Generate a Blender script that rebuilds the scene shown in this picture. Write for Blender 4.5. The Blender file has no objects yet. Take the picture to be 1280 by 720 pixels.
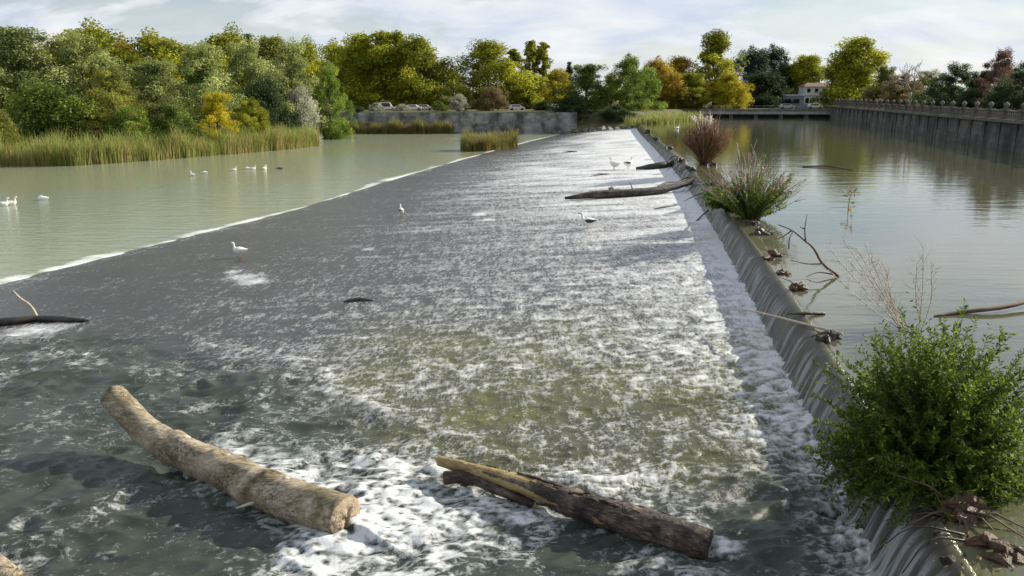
import bpy, math, random
import numpy as np
from mathutils import Vector, Matrix

# ------------------------------------------------------------------ camera, sky, sun
scene = bpy.context.scene
HC, PITCH, FPX = 6.0, math.radians(13.7), 985.0
cam_d = bpy.data.cameras.new('camera'); cam = bpy.data.objects.new('camera', cam_d)
scene.collection.objects.link(cam)
cam.location = (0, 0, HC); cam.rotation_euler = (math.radians(90) - PITCH, 0, 0)
cam_d.sensor_width = 36; cam_d.lens = 36 * FPX / 1280; cam_d.clip_end = 9000; cam_d.clip_start = .1
scene.camera = cam
scene.view_settings.view_transform = 'Standard'; scene.view_settings.look = 'None'
scene.view_settings.exposure = 0.72; scene.view_settings.gamma = 1
SUN_EL = math.radians(26); SUN_DIR = Vector((.9 * math.cos(SUN_EL), .435 * math.cos(SUN_EL), math.sin(SUN_EL))).normalized()
world = bpy.data.worlds.new('World'); scene.world = world; world.use_nodes = True
def build_sky():
    nt = world.node_tree; N = nt.nodes; L = nt.links; N.clear()
    out = N.new('ShaderNodeOutputWorld'); bg = N.new('ShaderNodeBackground'); bg.inputs[1].default_value = .06
    sky = N.new('ShaderNodeTexSky'); sky.sky_type = 'NISHITA'; sky.sun_disc = False
    sky.sun_elevation = SUN_EL; sky.sun_rotation = math.radians(64.2); sky.air_density = 1.0; sky.dust_density = .6; sky.ozone_density = 1.5
    tc = N.new('ShaderNodeTexCoord'); sep = N.new('ShaderNodeSeparateXYZ'); L.new(tc.outputs['Generated'], sep.inputs[0])
    def m(op, a, b=None):
        n = N.new('ShaderNodeMath'); n.operation = op
        for i, v in enumerate((a, b)):
            if v is None: continue
            if isinstance(v, (int, float)): n.inputs[i].default_value = v
            else: L.new(v, n.inputs[i])
        return n.outputs[0]
    zz = m('ADD', m('MAXIMUM', sep.outputs[2], 0.0), .3)
    cx = N.new('ShaderNodeCombineXYZ'); L.new(m('DIVIDE', sep.outputs[0], zz), cx.inputs[0]); L.new(m('DIVIDE', sep.outputs[1], zz), cx.inputs[1])
    def noise(sc, det, rough, off):
        mp = N.new('ShaderNodeMapping'); mp.inputs['Location'].default_value = off; mp.inputs['Scale'].default_value = (sc, sc * 1.5, 1)
        L.new(cx.outputs[0], mp.inputs[0]); n = N.new('ShaderNodeTexNoise'); L.new(mp.outputs[0], n.inputs[0])
        n.inputs['Scale'].default_value = 1; n.inputs['Detail'].default_value = det; n.inputs['Roughness'].default_value = rough
        n.inputs['Distortion'].default_value = .4
        return n.outputs[0]
    big = noise(1.5, 9, .55, (3.1, 1.7, 0)); fine = noise(2.6, 8, .58, (9.1, 4.2, 0))
    cr = N.new('ShaderNodeValToRGB'); L.new(big, cr.inputs[0])
    cr.color_ramp.elements[0].position = .40; cr.color_ramp.elements[0].color = (.1, .1, .1, 1)
    cr.color_ramp.elements[1].position = .53; cr.color_ramp.elements[1].color = (.9, .9, .9, 1)
    cc = N.new('ShaderNodeValToRGB'); L.new(fine, cc.inputs[0])
    cc.color_ramp.elements[0].position = .32; cc.color_ramp.elements[0].color = (6.6, 7.4, 8.9, 1)
    cc.color_ramp.elements[1].position = .64; cc.color_ramp.elements[1].color = (9.6, 9.75, 10.0, 1)
    mx = N.new('ShaderNodeMixRGB'); L.new(m('MAXIMUM', cr.outputs[0], m('SUBTRACT', .85, m('MULTIPLY', sep.outputs[2], 4.5))), mx.inputs[0]); L.new(sky.outputs[0], mx.inputs[1]); L.new(cc.outputs[0], mx.inputs[2])
    L.new(mx.outputs[0], bg.inputs[0]); L.new(bg.outputs[0], out.inputs[0])
build_sky()
sun_d = bpy.data.lights.new('sun', 'SUN'); sun_d.energy = 5.0; sun_d.angle = math.radians(.6); sun_d.color = (1, .92, .78)
sun = bpy.data.objects.new('sun', sun_d); scene.collection.objects.link(sun)
sun.rotation_euler = SUN_DIR.to_track_quat('Z', 'Y').to_euler(); sun.location = (60, 30, 60)

# ------------------------------------------------------------------ helpers
rng = np.random.default_rng(7); random.seed(7)
COL = scene.collection
CP, SP = math.cos(PITCH), math.sin(PITCH)
def ray(px, py):
    u = (px - 640) / FPX; v = (360 - py) / FPX
    return u, CP + v * SP, -SP + v * CP
def W(px, py, z=0.0):                      # where that sight line meets a level at height z
    a, b, c = ray(px, py); t = (z - HC) / c
    return Vector((a * t, b * t, z))
def PY(px, py, Y):                         # the same at distance Y
    a, b, c = ray(px, py); t = Y / b
    return Vector((a * t, Y, HC + c * t))
def tag(o, label=None, cat=None, group=None, kind=None):
    if label: o['label'] = label
    if cat: o['category'] = cat
    if group: o['group'] = group
    if kind: o['kind'] = kind
    return o
def empty(name, loc=(0, 0, 0), rz=0, sc=(1, 1, 1)):
    o = bpy.data.objects.new(name, None); COL.objects.link(o); o.location = loc; o.rotation_euler = (0, 0, rz); o.scale = sc
    o.empty_display_size = .3
    return o
def mesh(name, V, F, mat=None, attrs=None, smooth=True):
    V = np.asarray(V, np.float32); F = np.asarray(F, np.int32); k = F.shape[1]
    me = bpy.data.meshes.new(name)
    me.vertices.add(len(V)); me.vertices.foreach_set('co', V.ravel())
    me.loops.add(F.size); me.loops.foreach_set('vertex_index', F.ravel())
    me.polygons.add(len(F)); me.polygons.foreach_set('loop_start', np.arange(0, F.size, k, dtype=np.int32))
    me.polygons.foreach_set('use_smooth', np.full(len(F), smooth))
    me.update(calc_edges=True)
    for n, a in (attrs or {}).items():
        at = me.attributes.new(n, 'FLOAT', 'POINT'); at.data.foreach_set('value', np.asarray(a, np.float32))
    if mat: me.materials.append(mat)
    return me
def obj(name, me, parent=None, mat=None):
    o = bpy.data.objects.new(name, me); COL.objects.link(o)
    if parent: o.parent = parent
    if mat:
        o.material_slots[0].link = 'OBJECT'; o.material_slots[0].material = mat
    return o
class G:
    """collects quads"""
    def __init__(s): s.V = []; s.F = []; s.n = 0; s.A = []
    def add(s, V, F, a=0.0):
        V = np.asarray(V, float); s.V.append(V); s.F.append(np.asarray(F) + s.n); s.n += len(V); s.A.append(np.full(len(V), a) if np.isscalar(a) else np.asarray(a)); return s
    def box(s, lo, hi, a=0.0):
        x0, y0, z0 = lo; x1, y1, z1 = hi
        return s.add([(x0, y0, z0), (x1, y0, z0), (x1, y1, z0), (x0, y1, z0), (x0, y0, z1), (x1, y0, z1), (x1, y1, z1), (x0, y1, z1)],
                     [(3, 2, 1, 0), (4, 5, 6, 7), (0, 1, 5, 4), (1, 2, 6, 5), (2, 3, 7, 6), (3, 0, 4, 7)], a)
    def tube(s, P, R, n=7, a=0.0, flat=1.0, jit=0.0): V, F = tube(P, R, n, flat, jit); return s.add(V, F, a)
    def me(s, name, mat=None, smooth=True): return mesh(name, np.concatenate(s.V), np.concatenate(s.F), mat, {'var': np.concatenate(s.A)}, smooth)
    def build(s, name, mat=None, parent=None, smooth=True): return obj(name, s.me(name, mat, smooth), parent)
def tube(P, R, n=7, flat=1.0, jit=0.0):
    P = np.asarray(P, float); R = np.broadcast_to(np.asarray(R, float), (len(P),)).copy()
    T = np.gradient(P, axis=0); T /= np.linalg.norm(T, axis=1)[:, None] + 1e-9
    P = np.vstack([P[:1], P, P[-1:]]); R = np.concatenate([[1e-4], R, [1e-4]]); T = np.vstack([T[:1], T, T[-1:]])
    up = np.array([0, 0, 1.]) if abs(T[0][2]) < .9 else np.array([1., 0, 0])
    ang = np.linspace(0, 2 * np.pi, n, endpoint=False); V = []
    for p, r, t in zip(P, R, T):
        a = np.cross(t, up); a /= np.linalg.norm(a) + 1e-9; b = np.cross(a, t); up = b
        rr = r * (1 + (rng.uniform(-jit, jit, n) if jit else 0))
        V.append(p + np.outer(np.cos(ang) * rr * flat, a) + np.outer(np.sin(ang) * rr, b))
    V = np.vstack(V); m = len(P); i = np.arange(m - 1)[:, None] * n; j = np.arange(n)[None]; k = (j + 1) % n
    F = np.stack([i + j, i + k, i + n + k, i + n + j], -1).reshape(-1, 4)
    return V, F
def spline(P, n):
    """smooth curve through the points"""
    P = np.asarray(P, float); t = np.concatenate([[0], np.cumsum(np.linalg.norm(np.diff(P[:, :3], axis=0), axis=1))]); u = np.linspace(0, t[-1], n)
    D = np.gradient(P, t, axis=0); out = []
    for q in u:
        i = min(np.searchsorted(t, q, 'right') - 1, len(t) - 2); h = t[i + 1] - t[i]; s = (q - t[i]) / h
        out.append((2*s**3-3*s*s+1)*P[i] + (s**3-2*s*s+s)*h*D[i] + (-2*s**3+3*s*s)*P[i+1] + (s**3-s*s)*h*D[i+1])
    return np.array(out)
_perm = np.random.default_rng(3).permutation(256); _perm = np.concatenate([_perm, _perm, _perm])
_ga = np.random.default_rng(4).uniform(0, 2 * np.pi, 256)
def pn(x, y):
    xi = np.floor(x).astype(int); yi = np.floor(y).astype(int); xf = x - xi; yf = y - yi; xi &= 255; yi &= 255
    u = xf**3*(xf*(xf*6-15)+10); v = yf**3*(yf*(yf*6-15)+10)
    def g(a, b, dx, dy):
        h = _ga[_perm[_perm[a & 255] + (b & 255)]]; return np.cos(h) * dx + np.sin(h) * dy
    n00 = g(xi, yi, xf, yf); n10 = g(xi+1, yi, xf-1, yf); n01 = g(xi, yi+1, xf, yf-1); n11 = g(xi+1, yi+1, xf-1, yf-1)
    return ((n00*(1-u)+n10*u)*(1-v) + (n01*(1-u)+n11*u)*v) * 1.5
def ss(a, b, x): t = np.clip((x - a) / (b - a), 0, 1); return t * t * (3 - 2 * t)
def inpoly(x, y, poly):
    c = np.zeros(x.shape, bool); n = len(poly)
    for i in range(n):
        x0, y0 = poly[i]; x1, y1 = poly[(i + 1) % n]
        c ^= ((y0 > y) != (y1 > y)) & (x < (x1 - x0) * (y - y0) / ((y1 - y0) + 1e-12) + x0)
    return c
def segd(x, y, a, b):
    dx, dy = b[0] - a[0], b[1] - a[1]; t = np.clip(((x - a[0]) * dx + (y - a[1]) * dy) / (dx * dx + dy * dy), 0, 1)
    return np.hypot(x - a[0] - t * dx, y - a[1] - t * dy)
def lined(x, y, pts): return np.min([segd(x, y, a, b) for a, b in zip(pts[:-1], pts[1:])], axis=0)
def sdpoly(x, y, poly): d = lined(x, y, list(poly) + [poly[0]]); return np.where(inpoly(x, y, poly), d, -d)

# ------------------------------------------------------------------ materials
MATS = {}
class NT:
    def __init__(s, name):
        s.m = bpy.data.materials.new(name); s.m.use_nodes = True; s.t = s.m.node_tree; s.N = s.t.nodes; s.L = s.t.links
        s.b = s.N['Principled BSDF']; s.o = s.N['Material Output']; MATS[name] = s.m
        s.tc = s.N.new('ShaderNodeTexCoord')
    def set(s, k, v):
        i = s.b.inputs[k] if isinstance(k, str) else k
        if isinstance(v, bpy.types.NodeSocket): s.L.new(v, i)
        else: i.default_value = v if not (isinstance(v, tuple) and len(v) == 3) else (*v, 1)
    def coord(s, which='Object', scale=(1, 1, 1), rot=(0, 0, 0)):
        mp = s.N.new('ShaderNodeMapping'); mp.inputs['Scale'].default_value = scale; mp.inputs['Rotation'].default_value = rot
        s.L.new(s.tc.outputs[which], mp.inputs[0]); return mp.outputs[0]
    def noise(s, scale, det=4, rough=.55, vec=None, dist=0, kind=None):
        n = s.N.new('ShaderNodeTexNoise'); n.inputs['Scale'].default_value = scale; n.inputs['Detail'].default_value = det
        n.inputs['Roughness'].default_value = rough; n.inputs['Distortion'].default_value = dist
        if kind: n.noise_type = kind
        s.L.new(vec if vec else s.tc.outputs['Object'], n.inputs['Vector']); return n.outputs[0]
    def attr(s, n): a = s.N.new('ShaderNodeAttribute'); a.attribute_name = n; return a.outputs['Fac']
    def ramp(s, f, *st):
        r = s.N.new('ShaderNodeValToRGB'); e = r.color_ramp.elements
        while len(e) < len(st): e.new(.5)
        for q, (p, c) in zip(e, st): q.position = p; q.color = (*c, 1) if isinstance(c, tuple) else (c, c, c, 1)
        s.L.new(f, r.inputs[0]); return r.outputs[0]
    def mix(s, f, a, b, mode='MIX'):
        n = s.N.new('ShaderNodeMixRGB'); n.blend_type = mode
        for i, v in enumerate((f, a, b)):
            if isinstance(v, bpy.types.NodeSocket): s.L.new(v, n.inputs[i])
            else: n.inputs[i].default_value = v if not isinstance(v, tuple) else (*v, 1)
        return n.outputs[0]
    def math(s, op, a, b=0.0, c=None):
        n = s.N.new('ShaderNodeMath'); n.operation = op
        for i, v in enumerate((a, b, c)):
            if v is None: continue
            if isinstance(v, bpy.types.NodeSocket): s.L.new(v, n.inputs[i])
            else: n.inputs[i].default_value = v
        return n.outputs[0]
    def bump(s, h, strength=.5, dist=.1):
        b = s.N.new('ShaderNodeBump'); b.inputs['Strength'].default_value = strength; b.inputs['Distance'].default_value = dist
        s.L.new(h, b.inputs['Height']); s.L.new(b.outputs[0], s.b.inputs['Normal']); return b
    def obrand(s): n = s.N.new('ShaderNodeObjectInfo'); return n.outputs['Random']
def simple(name, c1, c2, scale=3, rough=.8, bump=.3, bd=.03, det=6, spec=.3):
    n = NT(name); f = n.noise(scale, det, .6); n.set('Base Color', n.ramp(f, (.32, c1), (.68, c2))); n.set('Roughness', rough); n.set('Specular IOR Level', spec)
    n.bump(n.noise(scale * 3, 5, .65), bump, bd); return n.m
def leafmat(name, c1, c2, c3=None, trans=.45, gain=1.55):
    c1, c2 = (tuple(min(.8, q * gain) for q in c) for c in (c1, c2)); c3 = tuple(min(.8, q * gain) for q in c3) if c3 else None
    n = NT(name); v = n.attr('var'); st = [(.0, c1), (.75, c2)] + ([(1.0, c3)] if c3 else [])
    col = n.ramp(v, *st)
    h = n.N.new('ShaderNodeHueSaturation'); n.L.new(col, h.inputs['Color']); n.L.new(n.math('MULTIPLY_ADD', n.obrand(), .35, .85), h.inputs['Value'])
    n.set('Base Color', h.outputs[0]); n.set('Roughness', .6); n.set('Specular IOR Level', .25)
    tr = n.N.new('ShaderNodeBsdfTranslucent'); n.L.new(h.outputs[0], tr.inputs[0]); ms = n.N.new('ShaderNodeMixShader'); ms.inputs[0].default_value = trans
    n.L.new(n.b.outputs[0], ms.inputs[1]); n.L.new(tr.outputs[0], ms.inputs[2]); n.L.new(ms.outputs[0], n.o.inputs[0]); return n.m
M_bark = simple('bark_brown', (.05, .04, .03), (.13, .105, .08), 2.5, .9, .6, .06)
M_darkwood = simple('wet_dark_wood', (.018, .015, .013), (.06, .05, .04), 4, .55, .6, .05, spec=.5)
M_grey_wood = simple('weathered_wood', (.16, .13, .1), (.34, .29, .23), 4, .8, .4, .03)
M_twig = simple('twig_brown', (.07, .045, .03), (.16, .11, .08), 5, .8, .2, .02)
M_palestick = simple('pale_stick', (.32, .27, .21), (.5, .45, .37), 5, .75, .2, .01)
M_concrete = simple('old_concrete', (.2, .2, .19), (.38, .37, .34), .6, .9, .4, .04)
M_soil = simple('bank_ground', (.05, .055, .02), (.13, .12, .055), .25, .95, .6, .15)
M_clod = simple('wet_debris', (.035, .018, .01), (.13, .065, .032), 9, .5, .8, .05, spec=.5)

LEAF = {
 'willow': leafmat('foliage_grey_green', (.07, .09, .026), (.22, .25, .08), (.33, .35, .15)),
 'green': leafmat('foliage_green', (.04, .065, .009), (.12, .155, .022), (.21, .235, .045)),
 'bright': leafmat('foliage_bright_green', (.05, .09, .012), (.16, .22, .03), (.26, .31, .05)),
 'yellow': leafmat('foliage_yellow_green', (.085, .1, .008), (.25, .26, .018), (.38, .36, .035)),
 'gold': leafmat('foliage_gold', (.16, .14, .008), (.36, .31, .018), (.48, .4, .04)),
 'orange': leafmat('foliage_orange', (.12, .085, .01), (.27, .19, .018), (.34, .28, .03)),
 'dark': leafmat('foliage_dark_green', (.015, .026, .01), (.045, .07, .022), (.085, .11, .035)),
 'pine': leafmat('foliage_blue_green', (.012, .024, .014), (.04, .062, .034), (.07, .095, .05)),
 'olive': leafmat('foliage_olive', (.055, .065, .012), (.17, .175, .03), (.26, .25, .05)),
 'silver': leafmat('foliage_silver', (.13, .14, .1), (.3, .31, .23), (.42, .42, .34)),
 'brown': leafmat('foliage_brown', (.08, .06, .03), (.19, .14, .07), (.27, .2, .1)),
 'red': leafmat('foliage_russet', (.07, .04, .03), (.15, .09, .065), (.24, .16, .125)),
 'reed': leafmat('reed_green_tan', (.22, .17, .075), (.12, .155, .03), (.21, .23, .06)),
 'reedtan': leafmat('reed_tan', (.13, .1, .035), (.14, .14, .038), (.23, .2, .07)),
 'bush': leafmat('bush_leaf_green', (.03, .055, .006), (.085, .135, .014), (.19, .24, .03), .5),
 'stem': leafmat('reddish_stems', (.13, .075, .04), (.27, .16, .09), (.4, .28, .19), .2),
 'twig': leafmat('pale_pink_twigs', (.1, .065, .045), (.21, .15, .115), (.38, .3, .26), .1),
 'plume': leafmat('pale_plumes', (.45, .38, .32), (.62, .54, .48), (.7, .62, .56), .3),
 'weed': leafmat('dry_weed', (.2, .16, .12), (.36, .3, .24), (.5, .44, .37), .1),
 'grass': leafmat('bank_grass', (.06, .09, .015), (.15, .19, .035), (.26, .26, .07)),
}
# ------------------------------------------------------------------ where the river runs
_cp = np.polyfit([0, 9.5, 18.1, 23.6, 29.8, 43.9, 62.4, 76.7, 102.7, 140, 177], [4.0, 6.1, 7.9, 8.9, 9.9, 12.0, 14.4, 16.2, 19.5, 24, 28.1], 3)
def crestx(Y): return np.polyval(_cp, Y)
def edgex(Y): return np.interp(Y, [-10, 0, 36, 62, 85, 108, 142, 170, 194], [-37, -34.5, -24, -16.5, -12.3, -7.5, 0.2, 7.2, 13.5])
FALLW, Z_FOOT, Z_POOL = .8, -1.1, -2.6
def apron_z(X, Y):
    f = np.clip((crestx(Y) - FALLW - X) / (crestx(Y) - FALLW - edgex(Y)), -.1, 1.3)
    return Z_FOOT + (Z_POOL - Z_FOOT) * f
def AZ(px, py):                             # sight line against the sloping apron
    z = -1.5
    for _ in range(8): p = W(px, py, z); z = float(apron_z(p.x, p.y))
    return W(px, py, z)
_inv = np.linspace(1 / 5.5, 1 / 196.0, 960)
ROWS = np.concatenate([np.linspace(-4, 4.8, 14), 1 / _inv])     # rows get denser towards the bridge
def grid_faces(nr, nc):
    i = np.arange(nr - 1)[:, None] * nc; j = np.arange(nc - 1)[None]
    return np.stack([i + j, i + j + 1, i + nc + j + 1, i + nc + j], -1).reshape(-1, 4)

# log centre lines (needed by the water too)
def ptt(px, py, t): a, b, c = ray(px, py); return (a * t, b * t, HC + c * t)
LOG1 = [ptt(142, 494, 17.9), ptt(187, 541, 17.2), ptt(234, 567, 16.4), ptt(281, 589, 15.7), ptt(351, 621, 14.6), ptt(432, 648, 13.75)]
LOG2 = [ptt(549, 576, 15.75), ptt(644, 603, 14.7), ptt(751, 640, 13.7), ptt(830, 665, 13.1), ptt(886, 682, 12.75)]
JUMP = [tuple(AZ(*q)[:2]) for q in ((150, 400), (270, 430), (370, 455), (450, 492), (540, 545), (640, 572), (740, 598), (840, 585), (930, 545), (1000, 520))]

def flow_fields():
    nc = 620; nr = len(ROWS)
    Yg = np.repeat(ROWS[:, None], nc, 1)
    fr = np.linspace(0, 1, nc) ** 1.12
    xr = crestx(ROWS) - FALLW + .25; xl = edgex(ROWS) - 1.2
    X = xr[:, None] + (xl - xr)[:, None] * fr[None]; Y = Yg.copy()
    dist = np.maximum(np.hypot(X, Y), 9.0); px = dist / 788.0           # metres per pixel at this distance
    base = apron_z(X, Y); rowgap = np.maximum(Y, 5.5) ** 2 * (1 / 5.5 - 1 / 196.0) / 960
    s = (crestx(Y) - FALLW - X); f = s / (crestx(Y) - FALLW - edgex(Y))  # distance from the foot of the fall
    wx = .9 * pn(X * .35 + 11, Y * .35); wy = .9 * pn(X * .35, Y * .35 + 31)
    # the chop below the jump line
    poly = JUMP + [(6.5, 8.0), (6, -6), (-45, -6), (-45, 24)]
    sj = sdpoly(X + wx * .5, Y + wy * .5, poly); turb = ss(-.8, 2.6, sj)
    def oct(fx, fy, ox, oy, lam):           # one octave, faded out where the rows cannot carry it
        w = ss(1.2, 3.0, lam / px) * ss(1.3, 3.2, 1 / fy / rowgap); return w * pn((X + wx * .4) * fx + ox, (Y + wy * .4) * fy + oy)
    n1 = oct(.55, .8, 0, 0, 1.6); n2 = oct(1.3, 1.9, 5, 3, .7); n3 = oct(2.9, 4.2, 1, 9, .32); n4 = oct(6.5, 9, 4, 2, .15); n5 = oct(13, 18, 8, 1, .075)
    ridge = lambda n: 1 - np.abs(n) * 2
    calm = .03 * n1 + .022 * ridge(n2) + .016 * n3 + .016 * n4 + .009 * n5
    chop = .15 * n1 + .1 * ridge(n2) + .03 * n3 + .012 * n4 + .006 * n5
    near = 1 - ss(20, 90, Y)
    h = calm * (.45 + .55 * (1 - ss(.1, .75, f))) * (.6 + .9 * near) * (1 - turb) + chop * turb * (.75 + .35 * pn(X * .2, Y * .2 + 7))
    # swell standing along the jump line
    dj = lined(X + wx * .7, Y + wy * .7, JUMP); brk = np.exp(-(dj / .38) ** 2) * (.35 + .65 * ss(-.2, .35, pn(X * .5 + 3, Y * .5))) * ss(-14, -5, X)
    h += .13 * brk
    # boil at the foot of the fall
    foot = np.exp(-np.maximum(s, 0) / .9); h += foot * (.06 * ridge(n2) + .05 * n3 + .035 * n4)
    # water heaped against the logs, upstream side (towards the crest)
    l1 = [tuple(q[:2]) for q in LOG1]; l2 = [tuple(q[:2]) for q in LOG2]
    d1 = lined(X, Y, l1[1:]); side1 = (X - l1[5][0]) * (l1[2][1] - l1[5][1]) - (Y - l1[5][1]) * (l1[2][0] - l1[5][0]); up1 = side1 > 0
    t1 = np.clip((X - l1[1][0]) / (l1[5][0] - l1[1][0]), 0, 1)
    pl1 = np.where(up1, np.exp(-(d1 / 1.45) ** 2), .3 * np.exp(-(d1 / .6) ** 2)) * ss(.08, .42, t1)
    pl1 += .45 * np.exp(-(np.hypot(X - l1[5][0] + .35, (Y - l1[5][1] + .75) * .7) / .8) ** 2)
    h += .2 * pl1 * (.6 + .35 * n2 + .2 * n3)
    d2 = lined(X, Y, l2); side2 = (X - l2[4][0]) * (l2[0][1] - l2[4][1]) - (Y - l2[4][1]) * (l2[0][0] - l2[4][0]); up2 = side2 > 0
    pl2 = np.where(up2, np.exp(-((d2 - .25) / .28) ** 2), .55 * np.exp(-((d2 - .75) / .38) ** 2) * ss(-.3, .3, n1))
    h += .09 * pl2
    h *= (1 - .75 * np.exp(-np.maximum(1 - f, 0) * 14))
    # white water: lacy filaments carried with the flow
    def lace(k, ox):                        # thin bright lines where a warped noise crosses zero
        qx = X * k + .8 * pn(X * k * .8 + ox, Y * k * .8) + .35 * pn(X * k * 2.7, Y * k * 2.7 + ox); qy = Y * k * 1.25 + .8 * pn(X * k * .8, Y * k * .8 + ox + 9) + .35 * pn(X * k * 2.7 + 5, Y * k * 2.7)
        w = ss(.8, 2.4, (.5 / k) / px); return w * np.clip(1 - np.abs(pn(qx + ox, qy)) * 5.0, 0, 1) ** 1.5
    la, lb, lc = lace(.8, 2), lace(1.7, 17), lace(3.6, 41)
    patch = ss(-.25, .45, pn(X * .28 + 40, Y * .33) + .5 * pn(X * .7, Y * .8 + 20))
    spec = ss(-.05, .5, .3 * n2 + .4 * n3 + .7 * n4 + .7 * n5 + .1)
    streak = pn(X * .09 + 3, Y * .75) * .6 + pn(X * .25, Y * 2.2 + 8) * .6 * ss(.6, 2, .45 / px)
    sheet = np.clip(.8 - 1.12 * f, -.02, .74) + .16 * streak + .07 * pn(X * .4, Y * .5)
    sheet = sheet + .5 * ss(24, 90, Y) * (1 - ss(.55, 1.0, f))
    farm = ss(24, 60, Y)
    grain = spec * (1 - farm) + farm * (.42 + .5 * streak + .35 * (n4 + n5 + n3 * .6))
    foam = sheet * (.45 + .75 * grain) + (.24 * lb * patch + .2 * lc) * (1 - farm)
    moss = ss(0, 3.5, X + 7.0) * (1 - ss(21, 30, Y)) * (1 - turb) * ss(11, 14, Y)
    moss *= .6 + .6 * ss(-.4, .3, pn(X * .3 + 9, Y * .35))
    foam *= 1 - .72 * moss * (1 - ss(15.5, 21, Y) * .75)
    ft = (.42 * la + .4 * lb + .3 * lc) * (.3 + .8 * patch) + .42 * ss(.0, .6, n2 + .6 * n3 + .4 * n4) * patch + .1 + .16 * n4
    churn = turb * (.42 + .5 * np.exp(-((X + 1.8) / 3.0) ** 2) * (1 - ss(15, 21, Y)) + .12 * ss(14, 20, Y))
    foam = foam * (1 - turb) + ft * churn * .95
    foam += .62 * brk * (1 - .5 * ss(2, 4, X)) * (.5 + .6 * n3 + .6 * n4 + .4 * n5) + foot * (.6 + .5 * n3 + .5 * n4) * (.4 + .6 * ss(13, 17, Y))
    foam += 1.2 * pl1 * (.65 + .6 * n3 + .7 * n4 + .5 * n5 + .3 * n2) + .7 * pl2 * (.75 + .6 * n3 + .6 * n4)
    foam += .3 * np.exp(-np.maximum(1 - f, 0) * 22) * ss(-.5, .2, pn(X * .3, Y * .4))
    for qx, qy, ax, ay in ((303, 346, .9, .35), (318, 352, .7, .3), (45, 412, 1.2, .5), (290, 340, .5, .25), (460, 312, .3, .2), (600, 268, .5, .3), (610, 275, .4, .2)):
        q = AZ(qx, qy); foam += .8 * np.exp(-((X - q.x) / ax) ** 2 - ((Y - q.y) / ay / 2) ** 2) * (.8 + .8 * n3 + .5 * n4)
    return X, Y, base + h, np.clip(foam, 0, 1.2), np.clip(moss, 0, 1), turb, churn
FX, FY, FZ, FFOAM, FMOSS, FTURB, FCHURN = flow_fields()

def water_apron_mat():
    n = NT('white_water'); co = n.tc.outputs['Object']
    foam = n.attr('foam'); moss = n.attr('moss'); turb = n.attr('turb')
    fine = n.noise(15, 6, .72, n.coord('Object', (.8, 1.2, 1)), .15); mid = n.noise(6.5, 4, .75, n.coord('Object', (1.2, .5, 1), (0, 0, .1)), .2); roll = n.noise(1.8, 5, .78, n.coord('Object', (1.6, .42, 1), (0, 0, -.08)), .3)
    def line(sc, k, seed, st=(.85, 1.2, 1)):
        v = n.noise(sc, 3, .5, n.coord('Object', st, (seed, seed * .7, seed)), 1.4); return n.math('MAXIMUM', n.math('SUBTRACT', 1.0, n.math('MULTIPLY', n.math('ABSOLUTE', n.math('SUBTRACT', v, .5)), k)), 0.0)
    veil = n.ramp(n.noise(.8, 4, .6), (.4, .15), (.62, 1.0))
    lace = n.math('MULTIPLY', n.math('ADD', n.math('MULTIPLY', line(1.5, 16, .3), .55), n.math('MULTIPLY', line(4.2, 12, .9), .45)), veil)
    amt = n.math('SUBTRACT', 1.2, n.math('MULTIPLY', turb, .5))
    fm = n.math('ADD', foam, n.math('MULTIPLY', n.math('SUBTRACT', fine, .5), amt)); fm = n.math('ADD', fm, n.math('MULTIPLY', n.math('ADD', n.math('SUBTRACT', mid, .5), n.math('MULTIPLY', n.math('SUBTRACT', roll, .5), .9)), n.math('SUBTRACT', 1.25, n.math('MULTIPLY', turb, .95))))
    fm = n.math('ADD', fm, n.math('MULTIPLY', lace, n.math('MULTIPLY_ADD', n.attr('churn'), .62, .12)))
    strk = n.noise(1.1, 6, .7, n.coord('Object', (.14, 1.6, 1)), .3); fm = n.math('ADD', fm, n.math('MULTIPLY', n.math('SUBTRACT', strk, .5), n.math('MULTIPLY', n.math('SUBTRACT', 1.0, turb), .45)))
    mask = n.ramp(fm, (.26, 0.0), (.5, .34), (.92, .92))
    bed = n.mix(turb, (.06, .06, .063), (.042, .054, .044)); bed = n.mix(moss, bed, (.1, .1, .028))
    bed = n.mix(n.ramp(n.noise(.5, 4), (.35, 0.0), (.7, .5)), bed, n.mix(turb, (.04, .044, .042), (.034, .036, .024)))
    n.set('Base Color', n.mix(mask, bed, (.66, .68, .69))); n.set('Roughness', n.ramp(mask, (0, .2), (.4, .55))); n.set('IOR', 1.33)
    hb = n.math('ADD', n.math('MULTIPLY', fine, .7), n.math('ADD', n.math('MULTIPLY', mask, .3), n.math('MULTIPLY', n.math('ADD', mid, roll), n.math('SUBTRACT', 1.6, n.math('MULTIPLY', turb, 1.2)))))
    n.bump(n.math('ADD', hb, n.math('MULTIPLY', n.noise(34, 4, .6, n.coord('Object', (.8, 1.3, 1))), .6)), .5, .035)
    return n.m
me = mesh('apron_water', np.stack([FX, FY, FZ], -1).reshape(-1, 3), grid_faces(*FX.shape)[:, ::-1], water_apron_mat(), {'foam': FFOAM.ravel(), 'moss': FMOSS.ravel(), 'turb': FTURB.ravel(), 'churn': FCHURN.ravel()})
tag(obj('apron_water', me), 'thin white water rushing down the long sloping weir apron', 'water', kind='structure')

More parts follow.
